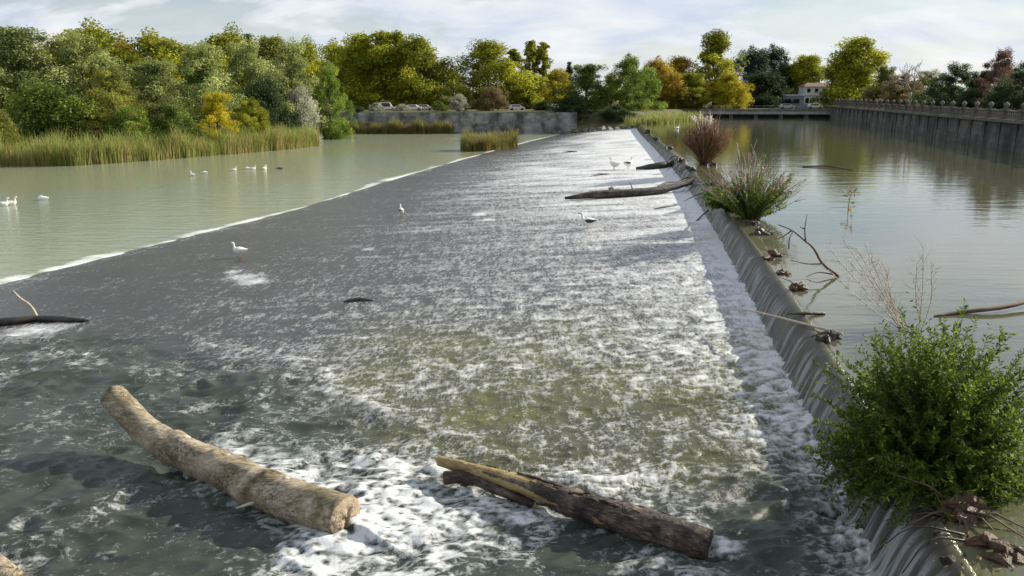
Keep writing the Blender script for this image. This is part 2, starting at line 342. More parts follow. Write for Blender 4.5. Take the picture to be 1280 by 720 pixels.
# still pool below the weir
def pool():
    rows = ROWS[::2]; d = np.concatenate([np.linspace(-2.5, 3, 60), 3 + np.geomspace(.15, 170, 90)])
    X = edgex(rows)[:, None] - d[None]; Y = np.repeat(rows[:, None], len(d), 1); D = np.repeat(d[None], len(rows), 0)
    px = np.maximum(np.hypot(X, Y), 9) / 788
    wid = np.maximum(.08, .62 + .8 * pn(X * .08, Y * .1) + .7 * pn(X * .3, Y * .25)) + 1.1 * np.exp(-((Y - 33) / 9) ** 2)
    n = pn(X * .8, Y * .9) * ss(1, 3, 1.0 / px) + .5 * pn(X * 2.1, Y * 2.3 + 4) * ss(1, 3, .4 / px)
    foam = np.exp(-np.maximum(D, 0) / wid) * (.8 + .9 * n) + .2 * ss(.25, .6, pn(X * .06 + 8, Y * .22)) * (1 - ss(5, 35, D)) * (.6 + .4 * n)
    foam += .4 * np.exp(-((Y - 165) / 6) ** 2) * (1 - ss(10, 30, D)) * ss(-.3, .3, pn(X * .1, Y * .6))
    Z = Z_POOL + .012 * n * np.exp(-np.maximum(D, 0) / 3)
    m = NT('milky_green_water'); f = m.attr('foam'); fine = m.noise(3, 5, .7)
    mask = m.ramp(m.math('ADD', f, m.math('MULTIPLY', m.math('SUBTRACT', fine, .5), .5)), (.25, 0.0), (.95, .8))
    col = m.mix(m.ramp(m.noise(.05, 3), (.35, 0.0), (.65, 1.0)), (.245, .255, .15), (.225, .265, .2))
    m.set('Base Color', m.mix(mask, col, (.82, .85, .84))); m.set('Roughness', m.ramp(mask, (0, .12), (.5, .6))); m.set('IOR', 1.33)
    rip = m.math('ADD', m.noise(.9, 4, .6, m.coord('Object', (.5, 1.6, 1))), m.math('MULTIPLY', m.noise(3.2, 3, .6, m.coord('Object', (.6, 1.5, 1))), .35))
    m.bump(rip, .32, .18)
    me = mesh('pool_water', np.stack([X, Y, Z], -1).reshape(-1, 3), grid_faces(*X.shape)[:, ::-1], m.m, {'foam': foam.ravel()})
    tag(obj('pool_water', me), 'calm milky green pool below the weir', 'water', kind='structure')
pool()
# river held back above the weir
def river():
    rows = np.concatenate([np.linspace(-30, -4, 8)[:-1], ROWS[::3], np.linspace(197, 236, 20)]); d = np.concatenate([np.linspace(-.02, .6, 8), .6 + np.geomspace(.1, 90, 60)])
    X = crestx(np.minimum(rows, 182))[:, None] + d[None]; Y = np.repeat(rows[:, None], len(d), 1)
    Z = -.05 * np.exp(-np.repeat(d[None], len(rows), 0) / .15)
    m = NT('green_river_water'); dcrest = m.attr('shallow')
    m.set('Base Color', m.mix(dcrest, (.09, .094, .055), (.15, .145, .085))); m.set('Roughness', .035); m.set('IOR', 1.5); m.set('Specular IOR Level', .75)
    rip = m.math('ADD', m.noise(.45, 3, .55, m.coord('Object', (.45, 1.7, 1), (0, 0, .12))), m.math('MULTIPLY', m.noise(2.0, 3, .55, m.coord('Object', (.6, 1.7, 1), (0, 0, -.1))), .22))
    m.bump(rip, .12, .16)
    sh = np.exp(-np.maximum(np.repeat(d[None], len(rows), 0), 0) / .22)
    me = mesh('river_water', np.stack([X, Y, Z], -1).reshape(-1, 3), grid_faces(*X.shape), m.m, {'shallow': sh.ravel()})
    tag(obj('river_water', me), 'smooth green river held back above the weir crest', 'water', kind='structure')
river()
# the curtain of water over the crest, and the concrete sill under it
def fall():
    rows = np.concatenate([np.linspace(-4, 5.4, 80), ROWS[14:]]); rows = rows[rows < 181]
    prof = np.array([(0, 0), (.1, -.014), (.2, -.05), (.31, -.13), (.42, -.26), (.52, -.43), (.61, -.63), (.69, -.83), (.77, -1.02), (.9, -1.16), (1.1, -1.24)])
    sp = spline(prof, 34); sp[0, 1] -= .05
    Y = np.repeat(rows[:, None], len(sp), 1); u = np.linspace(0, 1, len(sp))[None]
    px = np.maximum(Y, 8) / 788
    r1 = pn(Y * 1.1, u * .4 + Y * 0) ; r2 = pn(Y * 4.5 + .3 * u, u * 1.1 + 5) * ss(1, 3, .22 / px); r3 = pn(Y * 13, u * 1.8 + 9) * ss(1, 3, .08 / px)
    amp = ss(.03, .35, u) * (1 - .5 * ss(.85, 1, u)); b = (.07 * r1 + .035 * r2 + .014 * r3) * amp
    X = crestx(Y) - sp[None, :, 0] - b * .7; Z = sp[None, :, 1] + b * .7 + 0 * Y
    Z = np.maximum(Z, -3)
    foam = ss(.04, .4, u) * (.3 + .55 * ss(-.1, .5, r2 + .7 * r3 + .4 * r1)) + .75 * ss(.72, 1, u)
    m = NT('falling_water'); f = m.attr('foam'); lip = m.attr('lip')
    st = m.noise(7, 5, .7, m.coord('Object', (.25, 2.6, .3)), .2)
    mask = m.ramp(m.math('ADD', f, m.math('MULTIPLY', m.math('SUBTRACT', st, .5), .9)), (.25, 0.0), (1.1, .6))
    m.set('Base Color', m.mix(mask, m.mix(lip, (.07, .064, .05), (.13, .125, .075)), (.5, .52, .53))); m.set('Roughness', m.ramp(mask, (0, .12), (.6, .5))); m.set('IOR', 1.33)
    m.bump(st, .5, .06)
    lipv = np.repeat(1 - ss(.02, .14, u), len(rows), 0)
    me = mesh('waterfall_curtain', np.stack([X, Y, Z], -1).reshape(-1, 3), grid_faces(*X.shape)[:, ::-1], m.m, {'foam': (foam + 0 * Y).ravel(), 'lip': lipv.ravel()})
    tag(obj('waterfall_curtain', me), 'low curtain of water spilling over the straight weir crest', 'water', kind='structure')
    root = empty('weir', (float(crestx(90)), 90, -3.2)); tag(root, 'long low concrete weir crossing the river with water over its crest', 'weir')
    ys = np.linspace(-4, 181, 90); V = []
    pr = [(-.6, -3.1), (-.6, -.12), (-.1, -.1), (.2, -.16), (.36, -.36), (.52, -.72), (.66, -1.2), (.75, -3.1)]
    for y in ys:
        for a, z in pr: V.append((crestx(y) - a - root.location.x, y - 90, z + 3.2))
    F = grid_faces(len(ys), len(pr)); o = obj('crest_sill', mesh('crest_sill', V, F[:, ::-1], M_concrete, smooth=False), root)
    V = []
    for y in ys:
        for k in (0, 1): V.append(((crestx(y) - FALLW + .1) * (1 - k) + k * (edgex(y) - 2) - root.location.x, y - 90, (Z_FOOT * (1 - k) + k * -2.75) - .32 + 3.2))
    obj('apron_slab', mesh('apron_slab', V, grid_faces(len(ys), 2)[:, ::-1], M_concrete, smooth=False), root)
fall()

# ------------------------------------------------------------------ land
QUAY = [(31.0, -14.0), (54.8, 85.4), (65.5, 128.7), (84.1, 206.4), (88.5, 224.0)]
LEFTP = [(-1500, 96), (-64.3, 99.7), (-54.9, 100.9), (-48.6, 109.9), (-41.7, 122.3), (-34.4, 140.1), (-38, 160), (-52, 188), (-52, 260), (-1500, 260)]
FARP = [(-1500, 191), (-52, 191), (5, 191), (16, 190), (23, 184), (29.5, 179.5), (33, 180), (38, 190), (56, 227.5), (60, 230), (95, 226), (1500, 226), (1500, 4000), (-1500, 4000)]
RIGHTP = QUAY + [(1500, 224), (1500, -14)]
def land(X, Y):
    z = np.full(X.shape, -4.5)
    n = .25 * pn(X * .05, Y * .05) + .12 * pn(X * .2, Y * .2)
    dl = sdpoly(X, Y, LEFTP); z = np.maximum(z, np.where(dl > -3, -3.1 + 4.6 * ss(-1.5, 26, dl) + n, -4.5))
    df = sdpoly(X, Y, FARP); wall = X < 14; k = np.where(wall, ss(.6, 2.6, df), ss(-1.0, 9, df)); z = np.maximum(z, np.where(df > -1, -4.5 + 6.8 * k + .5 * n * k, -4.5))
    z = np.where((df > -1) & ~wall, np.maximum(z, -1.0 + 3.3 * ss(0, 12, df) + n - .9 * (df < 0)), z)
    dr = sdpoly(X, Y, RIGHTP); z = np.maximum(z, np.where(dr > .8, -4.5 + 7.4 * ss(.8, 2.4, dr), -4.5))
    return z
def lz(x, y): return float(land(np.array([x], float), np.array([y], float))[0])
def ground():
    xs = np.concatenate([-np.geomspace(3000, 132, 26), np.arange(-130, 131, 1.5), np.geomspace(133, 3000, 26)])
    ys = np.concatenate([-np.geomspace(600, 22, 12), np.arange(-20, 270, 1.5), np.geomspace(272, 4000, 26)])
    X, Y = np.meshgrid(xs, ys); Z = land(X, Y)
    tag(obj('ground', mesh('ground', np.stack([X, Y, Z], -1).reshape(-1, 3), grid_faces(len(ys), len(xs)), M_soil)), 'grassy banks and parkland around the river', 'ground', kind='structure')
ground()

# ------------------------------------------------------------------ trees
def leaf_quads(C, size, up=.25, out=None, asp=.62):
    """one small bent-free quad per centre, turned every way"""
    n = len(C); d = rng.normal(size=(n, 3)); 
    if out is not None: d = d * .75 + out * .8
    d[:, 2] += up; d /= np.linalg.norm(d, axis=1)[:, None]
    r = rng.normal(size=(n, 3)); a = np.cross(d, r); a /= np.linalg.norm(a, axis=1)[:, None]; b = np.cross(d, a)
    s = size * rng.uniform(.6, 1.35, n)[:, None]
    V = np.stack([C - a * s * .5, C + b * s * asp * .5, C + a * s * .5, C - b * s * asp * .5], 1).reshape(-1, 3)
    return V, np.arange(4 * n).reshape(-1, 4)
def make_tree(seed, H, rx, z0, shape='broad', nclump=60, per=190, leaf=.34, loose=1.0, spread=.17):
    """trunk mesh and crown mesh of a tree H tall whose crown starts at z0"""
    r = np.random.default_rng(seed); global rng; old = rng; rng = r
    C = []; tries = 0
    while len(C) < nclump and tries < 9000:
        tries += 1; t = r.uniform(0, 1) ** .85
        if shape == 'broad': prof = math.sin(math.pi * min(1, .2 + .8 * t)) ** .6 * (1.05 - .15 * t)
        elif shape == 'column': prof = math.sin(math.pi * min(1, .1 + .88 * t)) ** .6
        elif shape == 'cone': prof = max(.05, 1 - t) ** .8
        else: prof = math.sqrt(max(0, 1 - (t * .96) ** 2)) * (.75 + .3 * math.sin(t * 9 + seed))
        an = r.uniform(0, 2 * math.pi); lob = 1 + .26 * math.sin(2 * an + seed + 3 * t) + .22 * math.sin(5 * an + t * 9 + seed * 2)
        rr = math.sqrt(r.uniform(.16, 1)) * rx * prof * lob
        z = z0 + t * (H - z0) * (1 + .1 * r.normal())
        C.append((rr * math.cos(an), rr * math.sin(an), min(z, H * 1.04)))
    C = np.array(C); g = G(); lim = rx * spread * 1.9
    ctr = np.array([0, 0, z0 + (H - z0) * .45])
    LV = []; LF = []; LA = []; n0 = 0
    for c in C:
        k = int(per * r.uniform(.5, 1.4)); cr = rx * spread * r.uniform(.5, 1.75) * loose; k = int(k * (cr / (rx * spread * loose * 1.1)) ** 1.5) + 20; sq = np.array([r.uniform(.7, 1.25), r.uniform(.7, 1.25), r.uniform(.55, 1.35)])
        d = r.normal(size=(k, 3)); d /= np.linalg.norm(d, axis=1)[:, None]; rad = r.uniform(.25, 1, k) ** .6
        P = c + d * rad[:, None] * cr * sq + r.normal(size=(k, 3)) * cr * .16; P[:, 2] += -.12 * cr * rad ** 2
        P = P[P[:, 2] > .15]; d = d[:len(P)]
        V, F = leaf_quads(P, leaf, .3, d); LV.append(V); LF.append(F + n0); n0 += len(V)
        LA.append(np.repeat(np.clip(r.uniform(.0, .85) + .2 * r.normal(size=len(P)), 0, 1), 4))
    crown = mesh('crown', np.vstack(LV), np.vstack(LF), LEAF['green'], {'var': np.concatenate(LA)}, smooth=False)
    tr = H * .017 + .06; lean = r.uniform(-.04, .04, 2) * H
    P = [(lean[0] * q ** 2, lean[1] * q ** 2, q * H * .82 - (.4 if q == 0 else 0)) for q in np.linspace(0, 1, 8)]
    g.tube(P, [tr * (1.35 if i == 0 else 1 - .88 * i / 7) for i in range(8)], 8)
    for c in C[r.permutation(len(C))[:26]]:
        q = np.clip((c[2] / H) * .62, .1, .75); b = np.array([lean[0] * q * q, lean[1] * q * q, q * H * .82]); mid = (b + c) / 2 + np.array([0, 0, -.06 * H * r.uniform(-.4, 1)])
        g.tube(spline([b, mid, c], 6), np.linspace(tr * .42 * (1 - q * .6), .025, 6), 5)
    trunk = g.me('trunk', M_bark); rng = old
    return trunk, crown, H, rx
PROTO = {
 'plane': [make_tree(1, 20, 7.5, .9, 'broad', 110, 260, .5, 1.0, .235), make_tree(2, 20, 7.0, .8, 'broad', 110, 260, .5, 1.0, .235), make_tree(13, 20, 6.6, .8, 'round', 110, 260, .5, 1.0, .235)],
 'willow': [make_tree(3, 16, 6.4, .5, 'broad', 120, 230, .31, 1.0, .155), make_tree(4, 16, 6.0, .4, 'round', 120, 230, .31, 1.0, .16), make_tree(24, 16, 6.0, .4, 'broad', 120, 230, .31, 1.0, .16)],
 'airy': [make_tree(5, 20, 6.0, 1.2, 'broad', 95, 190, .42, 1.0, .2), make_tree(15, 20, 5.4, 1.5, 'round', 95, 190, .42, 1.0, .21)],
 'poplar': [make_tree(6, 22, 2.2, .6, 'column', 170, 80, .42, 1.0, .26)],
 'cypress': [make_tree(7, 16, 1.7, .4, 'cone', 50, 180, .35, 1.0, .4)],
 'shrub': [make_tree(8, 6, 4.0, .1, 'round', 90, 170, .22, 1.0, .19), make_tree(9, 6, 3.6, .1, 'broad', 90, 170, .22, 1.0, .19), make_tree(19, 6, 3.6, .1, 'broad', 90, 170, .22, 1.0, .18)],
}
def plant(kind, name, px, topy, Y, wpx, leaf, label, group, var=None):
    """a tree that stands at distance Y, its top and width as seen from the bridge"""
    pr = PROTO[kind]; v = pr[(var if var is not None else int(px)) % len(pr)]
    top = PY(px, topy, Y); zb = lz(top.x, Y) - .35; h = max(top.z - zb, 1.5); w = wpx * Y / FPX / 2 * 1.14
    root = empty(name, (top.x, Y, zb), (px * 1.7) % 6.28, (w / (v[3] * 1.12), w / (v[3] * 1.12), h / (v[2] * 1.02)))
    tag(root, label, 'shrub' if 'shrub' in name or 'bush' in name else 'tree', group)
    obj('trunk', v[0], root); c = obj('crown', v[1], root, LEAF[leaf]); 
    return root
GL, GF, GR = 'trees on the left bank', 'trees along the far bank', 'trees behind the right quay wall'
TREES = [
 # left bank, back row
 ('plane', 'plane_tree', 108, 36, 165, 120, 'yellow', 'tall golden green tree rising highest above the grey willows on the left', GL),
 ('plane', 'plane_tree', 60, 62, 160, 90, 'olive', 'olive tree behind the leftmost pale willows', GL),
 ('plane', 'plane_tree', 195, 46, 172, 105, 'yellow', 'broad yellow tree with dark hollow behind the silver willow', GL),
 ('plane', 'plane_tree', 150, 54, 180, 80, 'orange', 'amber tinted tree between the two golden trees on the left', GL),
 ('plane', 'plane_tree', 282, 42, 185, 95, 'yellow', 'round yellow topped tree above the left willows', GL),
 ('cypress', 'cypress_tree', 311, 47, 200, 22, 'dark', 'small dark pointed tree tip right of the round yellow top', GL),
 ('plane', 'plane_tree', 338, 53, 205, 70, 'olive', 'brownish olive tree peeping over the grey willows', GL),
 ('plane', 'plane_tree', 378, 54, 215, 70, 'yellow', 'yellow tree just left of the long plane grove', GL),
 ('plane', 'plane_tree', 236, 66, 200, 80, 'olive', 'olive tree filling the gap behind the grey willows', GL),
 ('plane', 'plane_tree', 8, 60, 175, 90, 'green', 'green tree at the far left edge behind the willows', GL),
 # left bank, front row
 ('willow', 'willow_tree', 22, 42, 122, 130, 'willow', 'tall grey green willow at the left picture edge', GL),
 ('willow', 'willow_tree', 98, 50, 128, 110, 'willow', 'pale green willow beside the leftmost tall willow', GL),
 ('shrub', 'willow_bush', 60, 112, 113, 120, 'green', 'dark green bushy growth under the leftmost willows', GL),
 ('willow', 'willow_tree', 135, 92, 117, 80, 'olive', 'low olive tree behind the middle of the green reeds', GL),
 ('willow', 'willow_tree', 190, 82, 128, 95, 'willow', 'silvery willow with drooping branches behind the reeds', GL),
 ('willow', 'willow_tree', 250, 62, 138, 100, 'willow', 'tall grey willow in the centre of the left bank', GL),
 ('willow', 'willow_tree', 308, 62, 150, 90, 'willow', 'grey green willow right of the tall central one', GL),
 ('willow', 'willow_tree', 362, 62, 160, 80, 'willow', 'grey willow nearest the plane grove on the left bank', GL),
 ('shrub', 'dark_shrub', 334, 104, 145, 56, 'dark', 'dark green shrub standing between two grey willows', GL),
 ('shrub', 'silver_shrub', 372, 118, 152, 52, 'silver', 'silver leaved shrub beside the dark shrub on left bank', GL),
 ('willow', 'bright_tree', 410, 90, 166, 54, 'bright', 'bright green rounded tree at the end of the left bank', GL),
 ('willow', 'yellow_shrub', 268, 120, 126, 58, 'gold', 'bright yellow shrub just behind the left reeds', GL),
 ('willow', 'yellow_shrub', 312, 128, 134, 46, 'yellow', 'smaller yellow green shrub right of the bright yellow one', GL),
 ('shrub', 'green_shrub', 215, 138, 119, 60, 'green', 'low green shrub at the back of the left reeds', GL),
 ('shrub', 'green_shrub', 160, 140, 114, 56, 'bright', 'low light green shrub half sunk in the reeds', GL),
 ('shrub', 'brown_shrub', 0, 146, 103, 52, 'olive', 'yellow brown bush in front of the reeds at left edge', GL),
 # plane grove
 ('plane', 'plane_tree', 420, 56, 248, 66, 'yellow', 'leftmost tree of the long plane grove behind the stone wall', GF),
 ('plane', 'plane_tree', 452, 50, 240, 74, 'yellow', 'second tree of the long plane grove from the left', GF),
 ('plane', 'plane_tree', 488, 46, 236, 80, 'yellow', 'tallest tree of the long plane grove behind the wall', GF),
 ('plane', 'plane_tree', 526, 56, 234, 76, 'yellow', 'rounded right hand tree of the long plane grove', GF),
 ('plane', 'plane_tree', 510, 60, 262, 60, 'olive', 'olive tree in the back of the long plane grove', GF),
 ('plane', 'plane_tree', 465, 62, 270, 90, 'olive', 'shaded olive tree deep inside the plane grove', GF),
 ('airy', 'slender_tree', 566, 84, 275, 26, 'yellow', 'thin yellow tree in the gap beside the plane grove', GF),
 ('plane', 'plane_tree', 610, 60, 240, 82, 'yellow', 'single round plane tree right of the sky gap', GF),
 ('poplar', 'poplar_tree', 643, 64, 262, 22, 'yellow', 'narrow poplar touching the single round plane tree', GF),
 ('poplar', 'poplar_tree', 664, 54, 258, 20, 'yellow', 'left one of two tall narrow golden poplars', GF),
 ('poplar', 'poplar_tree', 678, 56, 260, 20, 'yellow', 'right one of two tall narrow golden poplars', GF),
 ('plane', 'yellow_tree', 660, 92, 242, 60, 'yellow', 'low yellow tree in front of the golden poplars', GF),
 ('plane', 'yellow_tree', 694, 92, 246, 50, 'gold', 'bright yellow tree right of the golden poplars', GF),
 ('cypress', 'cypress_tree', 711, 80, 268, 16, 'dark', 'small dark cypress tip above the yellow trees', GF),
 ('willow', 'green_tree', 733, 84, 201, 76, 'green', 'dense dark green tree at the far end of the weir', GF),
 ('shrub', 'green_shrub', 716, 118, 196, 46, 'dark', 'dark bush in front of the stone wall end', GF),
 ('airy', 'green_tree', 786, 70, 200, 50, 'green', 'slim tall green tree beside the end of the crest', GF),
 ('willow', 'olive_tree', 765, 96, 215, 44, 'olive', 'olive tree between the dense and the slim green trees', GF),
 ('plane', 'orange_tree', 822, 76, 236, 56, 'orange', 'leftmost orange tinted tree beyond the weir end', GF),
 ('airy', 'green_tree', 808, 84, 214, 46, 'bright', 'light green tree overlapping the leftmost orange tree', GF),
 ('plane', 'orange_tree', 850, 78, 250, 54, 'orange', 'second orange tree, left of the tall airy tree', GF),
 ('airy', 'yellow_tree', 897, 46, 252, 66, 'yellow', 'tall airy yellow tree highest above the far bank', GF),
 ('willow', 'yellow_tree', 868, 94, 238, 56, 'yellow', 'yellow green tree under the tall airy tree', GF),
 ('plane', 'yellow_tree', 912, 92, 241, 46, 'gold', 'golden tree at the right foot of the tall airy tree', GF),
 ('airy', 'pine_tree', 940, 60, 276, 46, 'pine', 'left one of the two tall dark blue green trees', GF),
 ('airy', 'pine_tree', 966, 58, 282, 48, 'pine', 'right one of the two tall dark blue green trees', GF),
 ('plane', 'dark_tree', 952, 96, 262, 66, 'dark', 'dark tree mass below the two blue green trees', GF),
 ('plane', 'yellow_tree', 1010, 74, 278, 58, 'yellow', 'yellow tree just behind the pale riverside building', GF),
 ('plane', 'green_tree', 986, 84, 284, 50, 'green', 'green tree left of the pale riverside building', GF),
 ('plane', 'plane_tree', 1076, 54, 236, 84, 'yellow', 'large yellow green tree at the end of the quay wall', GF),
 ('plane', 'plane_tree', 1052, 74, 250, 50, 'olive', 'olive tree between the building and the large yellow green tree', GF),
 # behind the quay wall
 ('willow', 'brown_tree', 1108, 86, 208, 50, 'olive', 'brownish tree right of the large yellow green tree', GR),
 ('willow', 'brown_tree', 1128, 96, 190, 54, 'brown', 'brown low tree beneath the bare branched tree', GR),
 ('willow', 'green_tree', 1160, 92, 196, 50, 'olive', 'olive green tree right of the bare branched tree', GR),
 ('willow', 'dark_tree', 1196, 84, 158, 66, 'dark', 'dark tree left of the russet tree behind the quay', GR),
 ('willow', 'dark_tree', 1228, 92, 138, 60, 'dark', 'dark low tree under the left side of the russet tree', GR),
 ('willow', 'russet_tree', 1254, 68, 128, 56, 'red', 'russet tree near the right picture edge behind quay', GR),
 ('willow', 'dark_tree', 1284, 82, 116, 70, 'dark', 'dark tree cut by the right picture edge', GR),
 ('shrub', 'dark_shrub', 1170, 112, 170, 50, 'dark', 'dark hedge bush behind the middle of the balustrade', GR),
 ('shrub', 'dark_shrub', 1215, 116, 140, 60, 'dark', 'dark hedge bush right of the middle of the balustrade', GR),
 ('shrub', 'dark_shrub', 1262, 112, 118, 60, 'dark', 'dark hedge bush nearest the right edge behind balustrade', GR),
 ('shrub', 'brown_shrub', 1096, 112, 208, 44, 'brown', 'brown hedge bush at the far end of the balustrade', GR),
 ('shrub', 'dark_shrub', 1134, 114, 188, 44, 'olive', 'olive hedge bush behind the far half of the balustrade', GR),
 # shrubs on the wall top
 ('shrub', 'silver_shrub', 574, 120, 200, 24, 'silver', 'pale silver bush on top of the stone wall', GF),
 ('shrub', 'brown_shrub', 616, 112, 204, 36, 'brown', 'round brown bush on the grass above the stone wall', GF),
 ('shrub', 'green_shrub', 548, 128, 205, 24, 'green', 'small green bush left of the pale silver bush', GF),
 ('shrub', 'dry_shrub', 470, 130, 202, 22, 'silver', 'small pale dry bush at the left end of the wall', GF),
 ('shrub', 'dry_shrub', 502, 131, 203, 20, 'silver', 'small pale dry bush near the middle of the wall', GF),
 ('shrub', 'dark_shrub', 678, 128, 212, 36, 'dark', 'low dark bush above the right end of the wall', GF),
 ('shrub', 'dark_shrub', 447, 136, 196, 28, 'dark', 'dark low bush behind the long tan reeds', GF),
 ('shrub', 'dark_shrub', 770, 134, 190, 44, 'dark', 'dark waterside bush under the slim tall green tree', GF),
]
for t in TREES: plant(*t)
# woods beyond, nobody could count them
def backwood():
    g = []; f = []; a = []; n0 = 0
    for i in range(150):
        x = -260 + i * 3.6 + rng.uniform(-2, 2); y = rng.uniform(330, 380); h = rng.uniform(8, 13)
        k = 150; d = rng.normal(size=(k, 3)); d /= np.linalg.norm(d, axis=1)[:, None]
        P = np.array([x, y, 2 + h * .5]) + d * np.array([4, 4, h * .5]) * rng.uniform(.5, 1, (k, 1)); V, F = leaf_quads(P, 1.3, .2, d); g.append(V); f.append(F + n0); n0 += len(V); a.append(np.full(len(V), rng.uniform(.1, .8)))
    tag(obj('distant_wood', mesh('distant_wood', np.vstack(g), np.vstack(f), LEAF['olive'], {'var': np.concatenate(a)}, False)), 'far belt of olive woodland closing the view behind the park', 'wood', kind='stuff')
backwood()
# bare branched tree
def branching(g, p, d, L, r, depth, spread=.55, up=.1, n=5, kids=(2, 3), shrink=.72):
    pts = [p]; q = p.copy(); dd = d.copy()
    for _ in range(3):
        dd = dd + rng.normal(size=3) * .16; dd[2] += up * .3; dd /= np.linalg.norm(dd); q = q + dd * L / 3; pts.append(q.copy())
    g.tube(pts, np.linspace(r, r * .62, 4), n, rng.uniform(.2, .9))
    if depth == 0: return
    for _ in range(rng.integers(kids[0], kids[1] + 1)):
        e = dd + rng.normal(size=3) * spread; e[2] += up; e /= np.linalg.norm(e)
        branching(g, pts[rng.integers(2, 4)], e, L * shrink * rng.uniform(.75, 1.15), r * .6, depth - 1, spread, up, max(3, n - 1), kids, shrink)
def bare_tree():
    b = PY(1136, 130, 176); zb = lz(b.x, b.y) - .1; root = empty('bare_tree', (b.x, b.y, zb)); tag(root, 'pale leafless tree with forked branches above the quay', 'tree', GR)
    g = G(); g.tube([(0, 0, 0), (.1, 0, 2), (.1, .1, 4.2)], [.4, .33, .26], 8); g.build('trunk', M_grey_wood, root)
    g = G()
    for k in range(5): branching(g, np.array([.1, .1, 4.0]), np.array([math.cos(k * 1.26), math.sin(k * 1.26), 1.1]) / 1.5, 3.2, .2, 3, .5, .15)
    g.build('branches', M_grey_wood, root)
bare_tree()

# ------------------------------------------------------------------ reeds
def reeds(name, line, depth, h, n, leaf, label, lowtan=True, w=.09, z=Z_POOL, back=None):
    line = np.array(line, float); seg = np.linalg.norm(np.diff(line, axis=0), axis=1); cum = np.concatenate([[0], np.cumsum(seg)])
    u = rng.uniform(0, cum[-1], n); x = np.interp(u, cum, line[:, 0]); y = np.interp(u, cum, line[:, 1])
    bx, by = back if back else (-.45, .9); k = rng.uniform(0, 1, n) ** 1.5 * depth + .5 * pn(u * .5, u * 0 + 3); x += bx * k; y += by * k
    clump = .8 + .4 * pn(x * .35, y * .35) + .25 * pn(x * 1.3, y * 1.3); hh = h * clump * rng.uniform(.72, 1.12, n)
    zb = np.maximum(land(x, y) , z - .25) - .05
    ang = rng.normal(1.2, 1.6, n); ln = rng.uniform(.04, .34, n) * hh; wx, wy = w * rng.uniform(.6, 1.2, n) * np.cos(ang + 1.57) / 2, w * np.sin(ang + 1.57) / 2
    dry = (pn(u * .22, u * 0 + 11) > .05).astype(float); V = []; A = []
    for t in (0, .45, .8, 1.0):
        cx = x + np.cos(ang) * ln * t ** 2; cy = y + np.sin(ang) * ln * t ** 2; cz = zb + hh * (t - .1 * t ** 3); s = (1 - .75 * t)
        V += [np.stack([cx - wx * s, cy - wy * s, cz], -1), np.stack([cx + wx * s, cy + wy * s, cz], -1)]
    V = np.stack(V, 1); b = np.arange(n)[:, None] * 8
    F = np.concatenate([b + np.array([[2 * i, 2 * i + 1, 2 * i + 3, 2 * i + 2]]) for i in range(3)])
    front = np.exp(-k / .9)
    base = np.where((rng.uniform(size=n) < (.1 + .75 * front * (.35 + .65 * dry) if lowtan else .3)), rng.uniform(0, .25, n), rng.uniform(.5, 1, n)); hh2 = np.repeat(base[:, None], 8, 1)
    tag(obj(name, mesh(name, V.reshape(-1, 3), F, LEAF[leaf], {'var': hh2.ravel()}, False)), label, 'reeds', kind='stuff')
reeds('reed_bed', [(-72, 99), (-64.3, 99.4), (-54.9, 100.4), (-48.6, 109.4), (-41.7, 121.8), (-36.5, 133), (-34, 141)], 9, 4.2, 16000, 'reed', 'tall green and tan reeds fringing the left bank')
reeds('reed_bed', [(-50, 186.5), (-39.5, 187.2), (-26, 186.8), (-13.9, 187.5)], 3.0, 3.6, 5200, 'reedtan', 'long tan reed bed at the foot of the stone wall', back=(0, .9), w=.13)
reeds('reed_island', [(-7.2, 126.3), (-4, 127.5), (0.9, 135)], 5.5, 3.4, 5200, 'reedtan', 'small island of reeds at the edge of the weir apron', back=(-.25, .9), w=.1)
reeds('reed_bed', [(30.5, 177), (35, 181), (40, 191), (45, 201), (51, 214)], 7, 2.6, 4500, 'reed', 'green waterside grass at the far end of the weir crest', z=-.1, back=(-.8, .5), w=.13, lowtan=False)

# ------------------------------------------------------------------ far stone wall, quay wall, bridge
def stone_mat(name, c1, c2, sx, sz):
    n = NT(name); vec = n.coord('Object', (1, 1, 1)); br = n.N.new('ShaderNodeTexBrick'); mp = n.N.new('ShaderNodeMapping'); mp.inputs['Rotation'].default_value = (math.pi / 2, 0, 0)
    n.L.new(n.tc.outputs['Object'], mp.inputs[0]); n.L.new(mp.outputs[0], br.inputs[0]); br.inputs['Scale'].default_value = 1; br.inputs['Brick Width'].default_value = sx; br.inputs['Row Height'].default_value = sz
    br.inputs['Mortar Size'].default_value = .02; br.inputs['Mortar Smooth'].default_value = 1.0; br.inputs['Color1'].default_value = (*c1, 1); br.inputs['Color2'].default_value = (*c2, 1); br.inputs['Mortar'].default_value = (*(q * .75 for q in c1), 1)
    dirt = n.ramp(n.noise(.35, 6, .65, n.coord('Object', (1, 1, .6))), (.38, .3), (.6, 1.25)); n.set('Base Color', n.mix(1.0, br.outputs[0], dirt, 'MULTIPLY')); n.set('Roughness', .9)
    n.bump(n.noise(2.5, 6, .7), .6, .15); return n.m
M_stone = stone_mat('grey_stone', (.19, .185, .175), (.3, .29, .27), 1.3, .6); M_quay = stone_mat('dark_quay_stone', (.085, .08, .072), (.14, .13, .115), 1.5, .65)
M_coping = simple('pale_coping', (.085, .08, .07), (.19, .175, .15), 1.2, .85, .4, .04)
def wallrun(name, pts, z0, z1, th, mat, label, cat):
    """wall following a polyline, its face on the line"""
    root = empty(name, (*pts[0], z0)); tag(root, label, cat); P = np.array(pts, float); L = []
    for a, b in zip(P[:-1], P[1:]): L.append((a, b))
    return root
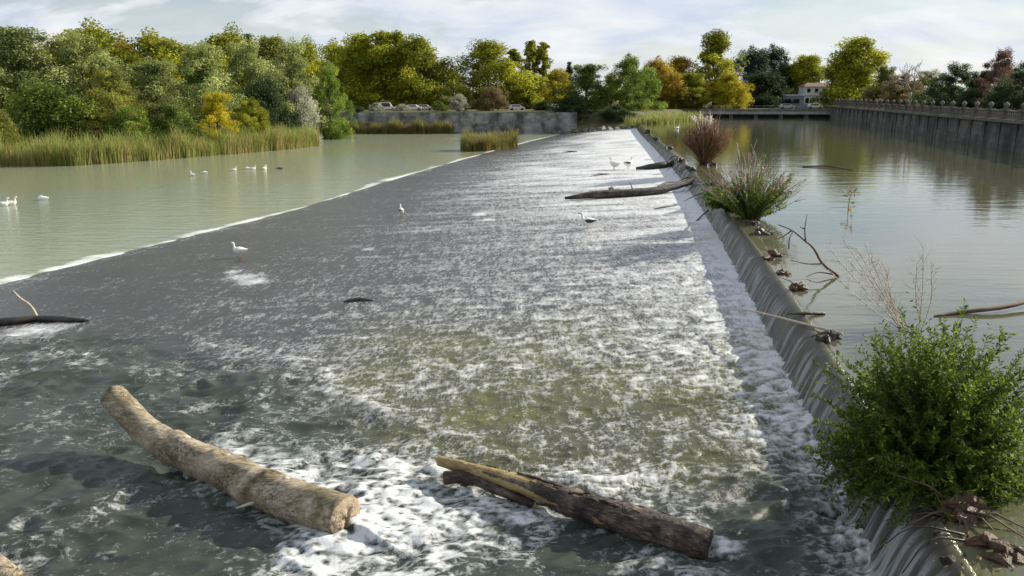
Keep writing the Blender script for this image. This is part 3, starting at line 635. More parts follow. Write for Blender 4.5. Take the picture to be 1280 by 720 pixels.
def far_wall():
    root = empty('stone_wall', (-20, 190.4, -4)); tag(root, 'long weathered grey stone wall behind the far reeds', 'wall')
    xs = np.arange(-36, 36.1, .7); zs = np.linspace(0, 6.2, 12); V = []
    X, Z = np.meshgrid(xs, zs); Yo = .18 * pn(X * .5, Z * .8) + .1 * pn(X * 1.7, Z * 1.9) + .06 * Z - .35 * 0
    topj = .28 * pn(X * .16, X * 0 + 4) + .12 * pn(X * .9, X * 0); Zz = Z * (1 + topj / 6.2)
    F = grid_faces(*X.shape)
    obj('wall_face', mesh('wall_face', np.stack([X, Yo, Zz], -1).reshape(-1, 3), F, M_stone), root)
    V2 = np.concatenate([np.stack([X[-1], Yo[-1], Zz[-1]], -1), np.stack([X[-1], Yo[-1] * 0 + 2.2, Zz[-1] - .05], -1)]); n = len(xs); i = np.arange(n - 1)
    obj('wall_top', mesh('wall_top', V2, np.stack([i, i + 1, i + n + 1, i + n], -1), M_stone), root)
    g = G()
    for k in range(16):
        x = -34 + k * 4.6 + rng.uniform(-1, 1); V, F = tube([(x, .1, .3), (x + .1, -.1, 3.0), (x, .1, 4 + rng.uniform(0, 1.5))], [.25, .18, .1], 5, jit=.4)
        g.add(V, F)
    # fallen blocks at the right hand foot
    for k in range(12):
        b = G(); s = rng.uniform(.4, 1.0); b.tube([(-s, 0, 0), (0, .1, .1), (s, 0, 0)], [s * .6, s * .8, s * .5], 6, jit=.3)
        x = 9.5 + k * 1.85 + rng.uniform(-.4, .4); y = 190 - max(0, (x - 11)) * .55 - rng.uniform(0, 1.2); z = float(np.maximum(apron_z(x, y), -2.6)) + .15
        o = b.build('boulder', M_stone, None, False); o.location = (x, y, z); o.rotation_euler = (rng.uniform(-.3, .3), 0, rng.uniform(0, 3))
        tag(o, ['first', 'second', 'third', 'fourth', 'fifth', 'sixth', 'seventh', 'eighth', 'ninth', 'tenth', 'eleventh', 'last'][k] + ' boulder from the stone wall along the far apron end', 'boulder', 'boulders along the far end of the apron')
far_wall()
def quay():
    root = empty('quay_wall', (QUAY[0][0], QUAY[0][1], -4)); tag(root, 'dark stone quay wall with balustrade along the right bank', 'wall'); o0 = np.array([QUAY[0][0], QUAY[0][1]])
    P = np.array(QUAY) - o0; seg = np.linalg.norm(np.diff(P, axis=0), axis=1); cum = np.concatenate([[0], np.cumsum(seg)]); Lt = cum[-1]
    def at(s): return np.array([np.interp(s, cum, P[:, 0]), np.interp(s, cum, P[:, 1])])
    ss_ = np.linspace(0, Lt, 240); zs = np.linspace(0, 7.2, 9); V = []
    for s in ss_:
        p = at(s); d = at(min(s + .5, Lt)) - at(max(s - .5, 0)); d /= np.linalg.norm(d); nrm = np.array([d[1], -d[0]])
        for z in zs: b = .08 * pn(np.array([s * .4]), np.array([z * .8]))[0] + .045 * (7.2 - z) * -1; q = p + nrm * b; V.append((*q, z))
    obj('wall_face', mesh('wall_face', V, grid_faces(len(ss_), len(zs)), M_quay), root)
    V = []
    prof = [(-.35, 7.05), (-.35, 7.4), (2.6, 7.4), (2.6, 7.05)]
    for s in ss_:
        p = at(s); d = at(min(s + .5, Lt)) - at(max(s - .5, 0)); d /= np.linalg.norm(d); nrm = np.array([d[1], -d[0]])
        for a, z in prof: V.append((*(p + nrm * a), z))
    obj('coping', mesh('coping', V, grid_faces(len(ss_), 4), M_coping, smooth=False), root)
    # pilaster, pedestal, urn, parapet bars
    gp = G().box((-.28, -.5, 0), (.55, .5, 7.0)); pil = gp.me('pilaster', M_quay, False)
    gq = G().box((-.4, -.4, 0), (.4, .4, .95)).box((-.5, -.5, .96), (.5, .5, 1.12)); ped = gq.me('pedestal', M_coping, False)
    gu = G().tube([(0, 0, 1.12), (0, 0, 1.2), (0, 0, 1.3), (0, 0, 1.5), (0, 0, 1.75), (0, 0, 1.82), (0, 0, 1.95)], [.18, .09, .16, .28, .3, .17, .05], 10); urn = gu.me('urn', M_coping)
    gr = G().box((-.2, 0, .86), (.2, 1, 1.0)).box((-.22, 0, 0), (.22, 1, .1)); rail = gr.me('rail', M_coping, False)
    ball = G().tube([(0, 0, .1), (0, 0, .2), (0, 0, .38), (0, 0, .62), (0, 0, .76), (0, 0, .86)], [.1, .08, .15, .07, .06, .1], 6).me('baluster', M_coping)
    s = 62.0; prev = None
    while s < Lt - 1:
        p = at(s); d = at(s + .5) - at(s - .5); rz = math.atan2(d[1], d[0]) - math.pi / 2; nrm = np.array([d[1], -d[0]]) / np.linalg.norm(d)
        o = obj('pilaster', pil, root); o.location = (*(p + nrm * .1), 0.02); o.rotation_euler.z = rz
        o = obj('pedestal', ped, root); o.location = (*(p + nrm * .35), 7.4); o.rotation_euler.z = rz
        u = obj('urn', urn, o)
        if s + 5.4 < Lt:
            o = obj('rail', rail, root); o.location = (*(p + nrm * .35 + d / np.linalg.norm(d) * .42), 7.402); o.rotation_euler.z = rz; o.scale = (1, 4.56, 1)
            if s < 175:
                for k in range(7):
                    q = p + nrm * .35 + d / np.linalg.norm(d) * (.95 + k * .6); o = obj('baluster', ball, root); o.location = (*q, 7.402)
        s += 5.4
quay()
M_white = simple('white_paint', (.62, .62, .6), (.76, .76, .74), 2, .6, .1, .01)
M_greyp = simple('grey_render', (.2, .23, .27), (.28, .31, .35), 1, .8, .2, .02)
M_glass = NT('dark_glass'); M_glass.set('Base Color', (.02, .025, .03)); M_glass.set('Roughness', .1); M_glass = M_glass.m
M_roof = simple('roof_tile', (.14, .09, .07), (.25, .17, .13), 2, .9, .4, .05)
M_road = simple('asphalt', (.05, .05, .05), (.09, .09, .085), 1, .9, .3, .02)
def bridge():
    a = np.array([55.0, 228.5]); b = np.array([96.0, 224.0]); L = float(np.linalg.norm(b - a)); rz = math.atan2(*(b - a)[::-1])
    root = empty('low_bridge', (a[0], a[1], -3), rz); tag(root, 'low flat concrete sluice bridge across the far end of the river', 'bridge')
    G().box((-2, -.4, 4.0), (L + 2, 6, 4.9)).build('deck', M_concrete, root, False)
    G().box((-2, -.55, 4.9), (L + 2, -.1, 5.35)).build('kerb', M_coping, root, False)
    pier = G().box((-.5, -.1, 0), (.5, 5, 3.99)).me('pier', M_quay, False)
    for k in range(7): o = obj('pier', pier, root); o.location = (k * L / 6, 0, 0)
    G().box((-2, 2.4, 0), (L + 2, 2.8, 3.98)).build('sluice_gate', M_darkwood, root, False)
    post = G().tube([(0, 0, 5.35), (0, 0, 6.3)], .05, 5).me('railing_post', M_greyp)
    for k in range(22): o = obj('railing_post', post, root); o.location = (k * L / 21, -.3, 0)
    G().tube([(0, -.3, 6.3), (L, -.3, 6.3)], .05, 5).build('handrail', M_greyp, root)
bridge()
def building():
    c = PY(1014, 132, 258); zb = lz(c.x, c.y); root = empty('riverside_building', (c.x, c.y, zb - .1), -.08, (1, 1, .8)); tag(root, 'grey and white riverside building with arched lower windows', 'building')
    G().box((-9, 0, 0), (8, 9, 5.2)).build('lower_wall', M_greyp, root, False)
    G().box((-2.2, .6, 5.2), (7.4, 8, 8.4)).build('upper_wall', M_white, root, False)
    G().box((-2.4, -.12, 1.5), (5.4, -.004, 4.6)).build('white_panel', M_white, root, False)
    r = G(); r.add([(-2.7, .1, 8.4), (7.9, .1, 8.4), (7.9, 8.5, 8.4), (-2.7, 8.5, 8.4), (-1, 4, 9.9), (6.2, 4, 9.9)], [(0, 1, 5, 4), (2, 3, 4, 5), (1, 2, 5, 5), (3, 0, 4, 4), (3, 2, 1, 0)]); r.build('roof', M_roof, root, False)
    w = G().box((-.55, -.2, 0), (.55, -.13, 1.6)); w.tube([(0, -.2, 1.6), (0, -.13, 1.6)], .55, 12); w = w.me('window', M_glass, False)
    for k in range(5): o = obj('window', w, root); o.location = (-1.5 + k * 1.5, 0, 1.9)
    w2 = G().box((-.5, .5, 0), (.5, .58, 1.5)).me('window', M_glass, False)
    for k in range(4): o = obj('window', w2, root); o.location = (-1 + k * 2.4, 0, 6.1)
    w3 = G().box((-.9, -.1, 0), (.9, -.01, 1.6)).me('window', M_glass, False)
    for k in range(2): o = obj('window', w3, root); o.location = (-7.3 + k * 2.6, 0, 2.0)
    G().box((-9.2, -.25, 4.9), (8.2, 0, 5.3)).build('cornice', M_white, root, False)
building()
# ------------------------------------------------------------------ parked cars
def car_parts(van=False):
    h = 2.05 if van else 1.45; y = .85
    prof = [(-2.1, .35), (-2.15, .8), (-2.05, h * .98 if van else .95), (-1.6, h if van else h * .97), (.6, h), (1.3, 1.0), (2.0, .85), (2.15, .6), (2.1, .35)]
    g = G(); n = len(prof); V = [(x, -y * (.86 if z > 1.1 else 1), z) for x, z in prof] + [(x, y * (.86 if z > 1.1 else 1), z) for x, z in prof]
    F = [(i, (i + 1) % n, n + (i + 1) % n, n + i) for i in range(n)] + [(0, 1, 7, 8), (1, 2, 6, 7), (2, 3, 5, 6), (3, 4, 5, 5), (n + 8, n + 7, n + 1, n), (n + 7, n + 6, n + 2, n + 1), (n + 6, n + 5, n + 3, n + 2), (n + 5, n + 5, n + 4, n + 3)]
    g.add(V, F); body = g.me('body', M_white, False)
    w = G().box((-1.4, -.04, 1.0), (.75, .04, h - .15)).me('window', M_glass, False)
    wh = G().tube([(0, -.1, 0), (0, .1, 0)], .33, 12).me('wheel', M_road)
    return body, w, wh
CARS = [car_parts(), car_parts(True)]
M_carlight = simple('car_silver', (.42, .43, .44), (.5, .5, .5), 2, .35, 0, .01); M_cardark = simple('car_blue', (.06, .08, .12), (.08, .1, .15), 2, .35, 0, .01)
def car(px, Y, v, rz, mat, label):
    p = PY(px, 130, Y); root = empty('parked_car', (p.x, Y, lz(p.x, Y) + (.02)), rz); tag(root, label, 'car', 'cars parked on the far bank'); b, w, wh = CARS[v]
    obj('body', b, root, mat); 
    for y in (-.82, .82): o = obj('window', w, root); o.location = (0, y, 0)
    for x in (-1.35, 1.35):
        for y in (-.8, .8): o = obj('wheel', wh, root); o.location = (x, y, .33)
car(484, 209, 1, .1, M_white, 'white van parked behind the left part of the wall'); car(517, 211, 0, .0, M_white, 'white car parked right of the van behind the wall')
car(531, 212, 0, .0, M_carlight, 'silver car parked next to the white car behind the wall'); car(646, 214, 0, .15, M_white, 'white car parked below the golden poplars')
car(697, 224, 0, .1, M_carlight, 'silver car parked under the bright yellow tree')
car(984, 240, 0, -.1, M_carlight, 'silver car parked left in front of the riverside building'); car(1019, 241, 0, -.1, M_white, 'white car parked right in front of the riverside building')

# ------------------------------------------------------------------ logs and driftwood
def log_surface(path, radii, n=26, m=90, knot=(), rough=.03, seed=0, lobes=.06):
    P = spline(np.column_stack([path, radii]), m); C = P[:, :3]; R = P[:, 3]; V, F = tube(C, R, n)
    V = V.reshape(m + 2, n, 3); cc = np.vstack([C[:1], C, C[-1:]]); d = V - cc[:, None]; ln = np.linalg.norm(d, axis=2); u = np.linspace(0, 1, m + 2)[:, None]; a = np.linspace(0, 2 * np.pi, n, endpoint=False)[None]
    tot = np.linalg.norm(np.diff(C, axis=0), axis=1).sum()
    w = lobes * np.sin(2 * a + 3 * u + seed) + lobes * .6 * np.sin(3 * a + 7 * u + seed) + rough * (pn(u * tot * 1.2 + seed + 0 * a, 2 + np.cos(a) * 1.3 + 0 * u) + .6 * pn(u * tot * 4 + 0 * a + seed, 7 + np.sin(a) * 2.4 + 0 * u) + .35 * pn(u * tot * 11 + 0 * a + seed, 7 + np.sin(a + 1) * 5 + 0 * u))
    for ku, ka, kr, kh in knot: w = w + kh * np.exp(-((u - ku) / kr) ** 2 - ((np.angle(np.exp(1j * (a - ka)))) / .5) ** 2)
    V = cc[:, None] + d * (1 + w)[:, :, None]
    return V.reshape(-1, 3), F, C, R
def wood_mat(name, stops, grain=(1, 1, 1), bump=.5, rough=.75, rot=(0, 0, 0)):
    n = NT(name); v = n.noise(1.3, 7, .65, None, .6); f = n.noise(10, 6, .7, n.coord('Object', grain, rot), .5); c = n.ramp(n.math('ADD', n.math('MULTIPLY', v, .55), n.math('MULTIPLY', f, .45)), *stops)
    w = n.noise(7, 3, .6, n.coord('Object', (grain[0] * .35, grain[1], grain[2]), rot), .8); crack = n.math('MULTIPLY', n.ramp(n.math('ABSOLUTE', n.math('SUBTRACT', w, .5)), (.0, 1.0), (.035, 0.0)), n.ramp(n.noise(1.1, 3), (.45, 0.0), (.6, .85)))
    n.set('Base Color', n.mix(crack, c, tuple(q * .3 for q in stops[1][1]))); n.set('Roughness', rough); n.bump(n.math('SUBTRACT', n.math('ADD', f, v), n.math('MULTIPLY', crack, .7)), bump, .06); return n
M_log = wood_mat('bleached_log', [(.37, (.06, .05, .025)), (.45, (.19, .15, .08)), (.53, (.35, .285, .19)), (.63, (.54, .46, .37))], (.35, 1.6, 1.6), .9, .75, (0, 0, .57)).m
M_cut = wood_mat('cracked_end_grain', [(.3, (.09, .06, .035)), (.45, (.38, .29, .19)), (.7, (.55, .45, .33))], (2, 2, 2), 1.0).m
M_peel = wood_mat('peeled_yellow_wood', [(.38, (.1, .065, .02)), (.48, (.28, .19, .07)), (.62, (.4, .3, .14))], (.3, .5, 1.5), .5, .5).m
M_barkwet = wood_mat('dark_flaking_bark', [(.4, (.012, .008, .006)), (.5, (.055, .036, .026)), (.62, (.19, .14, .11))], (.6, .6, 1.5), 1.0, .65).m
def big_log():
    root = empty('driftwood_log', LOG1[5]); tag(root, 'thick pale barkless log with one raised end in the foreground', 'log')
    o = np.array(LOG1[5]); L = np.array(LOG1); r = [.27, .295, .32, .345, .37, .39]
    V, F, C, R = log_surface(L - o, r, 30, 110, [(.33, 2.0, .025, .22), (.30, .6, .035, .2), (.33, 5.3, .03, .2), (.52, 1.6, .02, .24), (.53, .4, .02, .14), (.74, 1.5, .018, .3), (.66, 5.9, .03, .16), (.02, 1.2, .04, .1), (.2, 4.5, .08, .08), (.85, 3, .05, .1)], .085, 2)
    obj('trunk', mesh('trunk', V, F, M_log), root)
    # cracked end face
    t = C[-1] - C[-3]; t /= np.linalg.norm(t); a = np.cross(t, [0, 0, 1.]); a /= np.linalg.norm(a); b = np.cross(a, t)
    rr = np.linspace(0, 1, 12); an = np.linspace(0, 2 * np.pi, 40, endpoint=False); V = []
    for q in rr:
        for w in an:
            bump = .05 * pn(np.array([q * 3 * math.cos(w) + 4]), np.array([q * 3 * math.sin(w)]))[0] + .035 * pn(np.array([q * 9 * math.cos(w)]), np.array([q * 9 * math.sin(w) + 7]))[0] - .07 * math.exp(-((math.cos(w - .5) * q) / .07) ** 2)
            V.append(C[-1] + (a * math.cos(w) + b * math.sin(w)) * R[-1] * q * (.99 + .05 * math.sin(3 * w) - .03 * q) + t * (.05 + bump * (1 - .5 * q) - .05 * q ** 6))
    n = 40; i = np.arange(11)[:, None] * n; j = np.arange(n)[None]; k = (j + 1) % n; F = np.stack([i + j, i + k, i + n + k, i + n + j], -1).reshape(-1, 4)
    obj('cut_end', mesh('cut_end', V, F, M_cut), root)
    def stub(u, off, vec, L_, r0):
        p = C[int(u * 109)] + np.array(off); v = np.array(vec, float); v /= np.linalg.norm(v)
        g = G(); g.tube([p, p + v * L_ * .5 + [0, 0, .01], p + v * L_], [r0, r0 * .75, r0 * .5], 8, jit=.15); g.build('branch_stub', M_palestick, root)
    stub(.74, (-.05, -.3, -.05), (-.85, -.35, -.12), .42, .045); stub(.80, (.05, .05, .31), (.3, .1, 1), .09, .1); stub(.56, (0, .08, .28), (-.1, .2, 1), .07, .11)
    stub(.36, (.08, .05, .25), (.1, .1, 1), .07, .12)
big_log()
def bark_log():
    root = empty('bark_log', LOG2[4]); tag(root, 'long dark log with peeled yellow tip in the foreground rapids', 'log'); o = np.array(LOG2[4]); L = np.array(LOG2) - o
    V, F, C, R = log_surface(L, [.10, .17, .225, .25, .24], 24, 110, [], .05, 5); obj('trunk', mesh('trunk', V, F, M_peel), root)
    # flaking bark shell over the thick half: plates of their own thickness
    r = [.10, .17, .225, .25, .24]; V, F, C, R = log_surface(L, np.array(r) * 1.09, 44, 170, [], .09, 9); nn = 44
    cen = (np.arange(len(F)) // nn) / (len(F) / nn); ang = (np.arange(len(F)) % nn) / nn * 2 * np.pi
    keep = cen > (.47 + .3 * pn(ang * 1.1 + 3, ang * 0 + 1) + .12 * pn(ang * 3, cen * 8) - .12 * np.sin(ang))
    keep &= ~((pn(cen * 26, ang * 2.2) > .4) & (cen < .62))
    F = F[keep]; me = mesh('bark', V, F, M_barkwet); ob = obj('bark', me, root); md = ob.modifiers.new('t', 'SOLIDIFY'); md.thickness = .03; md.offset = 0
    g = G()
    for k in range(30):
        u = rng.uniform(.55, .99); c = C[int(u * 169)]; a = rng.uniform(.2, 2.9); rr = R[int(u * 169)] * 1.02; t = L[4] - L[2]; t = t / np.linalg.norm(t); s = np.cross(t, [0, 0, 1.]); s /= np.linalg.norm(s); up = np.cross(s, t)
        p = c + (s * math.cos(a) + up * math.sin(a)) * rr; q = rng.uniform(.08, .22); g.tube([p - t * q, p + (up * .02), p + t * q], [.008, .028, .01], 5, jit=.3)
    g.build('bark_splinters', M_barkwet, root)['kind'] = 'stuff'
    # snag lying under the peeled tip
    p = np.array(LOG2[0]) - o + np.array([.15, -.45, -.14]); g = G(); g.tube(spline([p, p + [.35, -.08, .06], p + [1.0, -.5, .03], p + [1.7, -.95, -.05]], 12), np.linspace(.13, .08, 12), 12, jit=.08); g.build('under_snag', M_barkwet, root)
bark_log()
M_driftdark = wood_mat('rough_dark_drift', [(.38, (.014, .011, .009)), (.5, (.06, .05, .04)), (.62, (.15, .125, .1))], (.4, 1.5, 1.5), 1.0, .7).m
def drift(name, pts, radii, mat, label, cat='log', twigs=(), n=10, jit=.12, group=None):
    o = np.array(pts[0], float); root = empty(name, o); tag(root, label, cat, group); L = np.array(pts, float) - o
    P = spline(np.column_stack([L, radii]), max(14, 4 * len(pts))); g = G(); g.tube(P[:, :3], P[:, 3], n, .4, jit=jit); g.build('stem', mat, root)
    for tp, tr in twigs:
        Q = spline(np.array(tp, float) - o, 8); g = G(); g.tube(Q, np.linspace(tr, tr * .4, 8), 6, .6, jit=.1); g.build('twig', mat, root)
    return root
def on(px, py, dz=0.0): p = AZ(px, py); return (p.x, p.y, p.z + dz)
def onr(px, py, dz=0.0): p = W(px, py, 0); return (p.x, p.y, p.z + dz)
drift('driftwood_log', [on(706, 251, .2), on(740, 249, .3), on(790, 246, .32), on(824, 243, .32), on(850, 240, .55), on(879, 237, .85)], [.1, .28, .3, .3, .25, .16], M_driftdark, 'long dark driftwood log lying across the apron below the shrubs', twigs=[([on(822, 240, .35), on(834, 236, .5), on(846, 234, .45)], .12), ([on(790, 244, .5), on(787, 240, .75)], .06)])
drift('driftwood_log', [on(795, 213, .2), on(825, 211, .35), on(848, 208, .5), on(857, 203, .85)], [.14, .33, .28, .12], M_darkwood, 'shorter dark driftwood log higher up the apron near the plumed shrub')
drift('driftwood_branch', [on(-25, 407, .12), on(20, 405, .12), on(44, 402, .12), on(78, 402, .08), on(112, 402, .05)], [.12, .15, .11, .13, .04], M_darkwood, 'dark branch with an upright pale twig at the left edge of the apron', 'branch', twigs=[])
p0 = on(48, 401, .1)
drift('pale_twig', [p0, (p0[0] - .35, p0[1] + .2, p0[2] + .45), (p0[0] - .75, p0[1] + .3, p0[2] + .7), (p0[0] - 1.05, p0[1] + .4, p0[2] + .98)], [.05, .045, .04, .02], M_palestick, 'pale bare twig standing up from the dark branch at left', 'twig')
drift('driftwood_stick', [on(430, 378, .03), on(448, 377, .08), on(468, 377, .03)], [.04, .09, .03], M_darkwood, 'short black stick stranded in the middle of the apron', 'stick')
drift('driftwood_stick', [on(818, 262, .05), on(832, 260, .08), on(848, 257, .05)], [.03, .07, .04], M_darkwood, 'small dark stick below the long driftwood log', 'stick')
drift('leaning_stick', [on(870, 277, .02), on(888, 270, .5), onr(905, 259, .15)], [.04, .05, .05], M_darkwood, 'dark stick leaning from the apron up to the crest', 'stick')
drift('driftwood_stick', [on(738, 221, .02), on(750, 219, .1), on(762, 218, .02)], [.04, .1, .04], M_darkwood, 'dark sliver of wood left of the pair of gulls', 'stick')
drift('driftwood_stick', [on(702, 192, .02), on(711, 190.5, .12), on(722, 190, .02)], [.05, .12, .05], M_darkwood, 'dark sliver of wood far up the apron', 'stick')
drift('pale_log', [on(-40, 690, .1), on(-12, 712, .14), on(14, 730, .1)], [.2, .2, .19], M_log, 'pale log end in the bottom left corner', jit=.05, n=16)
_pa, _pb = np.array(W(928, 386, -.42)), np.array(onr(1052, 424, .14))
drift('pale_pole', [tuple(_pa), tuple(_pa * .67 + _pb * .33 + [0, 0, .02]), tuple(_pa * .33 + _pb * .67 + [0, 0, .01]), tuple(_pb)], [.024, .028, .032, .036], M_palestick, 'long thin pale pole leaning over the weir crest', 'pole', jit=.05)
drift('wet_stick', [tuple(W(984, 392, -.06)), tuple(W(1003, 392, .03)), onr(1031, 393, .03)], [.02, .045, .035], M_darkwood, 'short wet stick lodged on the crest above the pale pole', 'stick')
drift('floating_log', [onr(1168, 396, .0), onr(1195, 393, .05), onr(1240, 391, .12), onr(1300, 381, .2)], [.035, .06, .065, .06], M_twig, 'thin brown floating branch in the river at the right edge', 'branch', jit=.1)
drift('floating_branch', [onr(1003, 209, .05), onr(1030, 209, .1), onr(1066, 213, .03)], [.06, .07, .03], M_twig, 'thin branch floating on the river beyond the second shrub', 'branch')
def branch_at_crest():
    b = onr(1048, 346, .02); root = empty('dead_branch', b); tag(root, 'forked dead branch sticking out of the river by the crest', 'branch'); o = np.array(b)
    g = G()
    def q(px, py, Y): return np.array(PY(px, py, Y)) - o
    Y = b[1]
    main = [np.zeros(3), q(1027, 328, Y), q(1015, 308, Y + .1), q(1006, 301, Y + .1), q(990, 288, Y + .2), q(973, 281, Y + .3)]
    g.tube(spline(main, 16), np.linspace(.055, .016, 16), 7, jit=.12); g.build('stem', M_twig, root)
    for tw in ([q(1007, 301, Y + .1), q(1006, 286, Y), q(1009, 268, Y)], [q(1006, 286, Y), q(1000, 284, Y)], [q(986, 311, Y + .2), q(987, 298, Y + .2), q(992, 288, Y + .2)], [q(1026, 330, Y), q(1010, 330, Y - .1), q(988, 325, Y - .2)], [q(1042, 343, Y), q(1020, 341, Y - .1), q(1008, 346, Y - .2)], [q(990, 288, Y + .2), q(978, 296, Y + .3), q(968, 300, Y + .3)]):
        g = G(); g.tube(spline(tw, 8), np.linspace(.028, .01, 8), 5); g.build('twig', M_twig, root)
branch_at_crest()
# tangles of leaves and bark caught on the crest
def clod(px, py, s, label, mat=M_clod, dz=0.05, sticks=6):
    c = list(onr(px, py, dz)); c[0] -= .18; s *= 1.3; root = empty('debris_clump', (c[0], c[1], dz - .1)); tag(root, label, 'debris', 'debris caught on the crest')
    g = G()
    for k in range(7):
        d = rng.normal(size=3) * s * .35; d[2] = abs(d[2]) * .6; v = rng.normal(size=3); v[2] *= .3; v /= np.linalg.norm(v); g.tube([d - v * s * .5, d + [0, 0, s * .1], d + v * s * .5], [s * .1, s * .26, s * .12], 7, jit=.35)
    g.build('clod', mat, root, False)
    for k in range(sticks):
        a = rng.uniform(0, 6.28); v = np.array([math.cos(a), math.sin(a), rng.uniform(-.1, .6)]) * s * rng.uniform(.9, 2.0); g = G(); g.tube([(0, 0, s * .2), v * .5 + [0, 0, s * .3], v], [.022, .018, .008], 5); g.build('twig', M_twig, root)
clod(1006, 362, .26, 'reddish brown clod of bark on the crest nearest the pale pole', dz=.08, sticks=1); clod(972, 323, .36, 'rusty leaf clump on the crest beside the dead branch', dz=.05, sticks=6)
clod(962, 293, .34, 'tangle of bare twigs on the crest above the rusty clump', M_darkwood, .06, 9); clod(1040, 424, .3, 'dark wet clump where the pale pole meets the crest', M_darkwood, .04, 5)
clod(905, 240, .7, 'mossy brown clump under the second shrub', dz=.1, sticks=8); clod(893, 207, .4, 'dark stick tangle right of the plumed shrub base', M_darkwood, .05, 8)
clod(838, 186, .5, 'dark debris on the far crest left of the plumed shrub', M_darkwood, .05, 6); clod(812, 166, .6, 'farthest dark debris clump on the crest', M_darkwood, .05, 6)
clod(1215, 640, .4, 'brown clod of leaves on the crest below the big bush', dz=.03, sticks=8); clod(1272, 690, .3, 'rusty leaf clod at the bottom right corner', dz=.04, sticks=4)
clod(986, 342, .24, 'small brown clod between the rusty clump and the bark clod', dz=.04, sticks=3); clod(948, 281, .3, 'dark bark knot on the crest just below the half bare shrub', M_darkwood, .05, 6)
clod(889, 232, .42, 'brown leafy knot on the crest above the low green bush', dz=.05, sticks=6); clod(866, 212, .4, 'dark knot of sticks left of the plumed shrub base', M_darkwood, .05, 6)
clod(852, 201, .45, 'brown debris knot on the crest before the plumed shrub', dz=.05, sticks=6); clod(822, 174, .5, 'dark debris knot on the crest near its far end', M_darkwood, .05, 5)
# sticks hanging down the curtain between shrubs
for i, (px, py) in enumerate([(846, 196), (853, 204), (862, 212), (868, 222), (876, 232), (884, 243), (836, 190), (872, 228)]):
    a = onr(px, py, .05); dx = rng.uniform(1.0, 1.7); z = rng.uniform(-.7, -.3)
    drift('crest_stick', [(a[0] + .3, a[1] + .1, .02), (a[0] - .3, a[1], .06), (a[0] - dx, a[1] - rng.uniform(-.3, .8), z)], [.03, .04, .015], M_darkwood, ['seventh', 'sixth', 'fifth', 'fourth', 'second', 'first', 'eighth', 'third'][i] + ' thin dark stick over the crest, counted from the low green bush', 'stick', n=5, group='sticks hanging over the crest')
# fallen leaves stuck around the bottom right crest
def wetleaves():
    n = 200; y = rng.uniform(7.5, 11.5, n); d = rng.normal(.1, .45, n); x = crestx(y) + d; z = np.where(d > 0, .015, -.45 * np.clip(-d, 0, 1.2) ** 1.5 + .03)
    V, F = leaf_quads(np.stack([x, y, z], -1), .065, 1.6, None, .5); tag(obj('fallen_leaves', mesh('fallen_leaves', V, F, LEAF['brown'], {'var': np.repeat(rng.uniform(0, 1, n), 4)}, False)), 'brown fallen leaves stuck on the crest below the big bush', 'leaves', kind='stuff')
wetleaves()
M_silt = simple('wet_silt', (.012, .009, .006), (.045, .03, .018), 6, .6, .8, .06, spec=.3)
def mound():
    root = empty('root_mound', (6.3, 11.0, -.6)); tag(root, 'dark wet mound of roots and silt under the big bush', 'mound')
    g = G()
    for k in range(26):
        y = rng.uniform(-1.6, 2.6); x = float(crestx(11 + y)) - 6.3 + rng.uniform(-.25, .55); s = rng.uniform(.09, .2); z = .47 - .5 * max(0, -(x - (float(crestx(11 + y)) - 6.3))) + rng.uniform(-.1, .08)
        v = rng.normal(size=3) * [1, 1, .3]; v /= np.linalg.norm(v); g.tube([np.array([x, y, z]) - v * s, np.array([x, y, z + .05]), np.array([x, y, z]) + v * s], [s * .5, s * .75, s * .45], 8, jit=.3)
    g.build('silt_lumps', M_silt, root)['kind'] = 'stuff'
    for k in range(7):
        y = rng.uniform(-1.6, 1.2); x = float(crestx(11 + y)) - 6.3; g = G(); a = rng.uniform(2.2, 4.2); L = rng.uniform(.5, 1.1)
        g.tube(spline([(x + .2, y, .6), (x + L * .5 * math.cos(a), y + L * .5 * math.sin(a), .62), (x + L * math.cos(a), y + L * math.sin(a), .05)], 7), np.linspace(.02, .007, 7), 5, jit=.2); g.build('root', M_darkwood, root)
mound()

# ------------------------------------------------------------------ plants on the crest
def leafy(g, P, n, size, droop=0.0):
    """narrow leaves along a twig"""
    P = np.asarray(P); u = rng.uniform(.12, 1, n); idx = u * (len(P) - 1); i = np.minimum(idx.astype(int), len(P) - 2); C = P[i] + (P[i + 1] - P[i]) * (idx - i)[:, None]
    T = P[i + 1] - P[i]; T /= np.linalg.norm(T, axis=1)[:, None] + 1e-9; d = rng.normal(size=(n, 3)); d -= T * (d * T).sum(1)[:, None] * .8; d /= np.linalg.norm(d, axis=1)[:, None]; ax = d * .85 + T * .6; ax[:, 2] -= droop; ax /= np.linalg.norm(ax, axis=1)[:, None]
    sd = np.cross(ax, rng.normal(size=(n, 3))); sd /= np.linalg.norm(sd, axis=1)[:, None]; s = size * rng.uniform(.55, 1.3, n)[:, None]
    V = np.stack([C, C + ax * s * .5 + sd * s * .17, C + ax * s, C + ax * s * .5 - sd * s * .17], 1).reshape(-1, 3)
    return V, np.repeat(np.clip(.45 + .28 * rng.normal(size=n), 0, 1), 4)
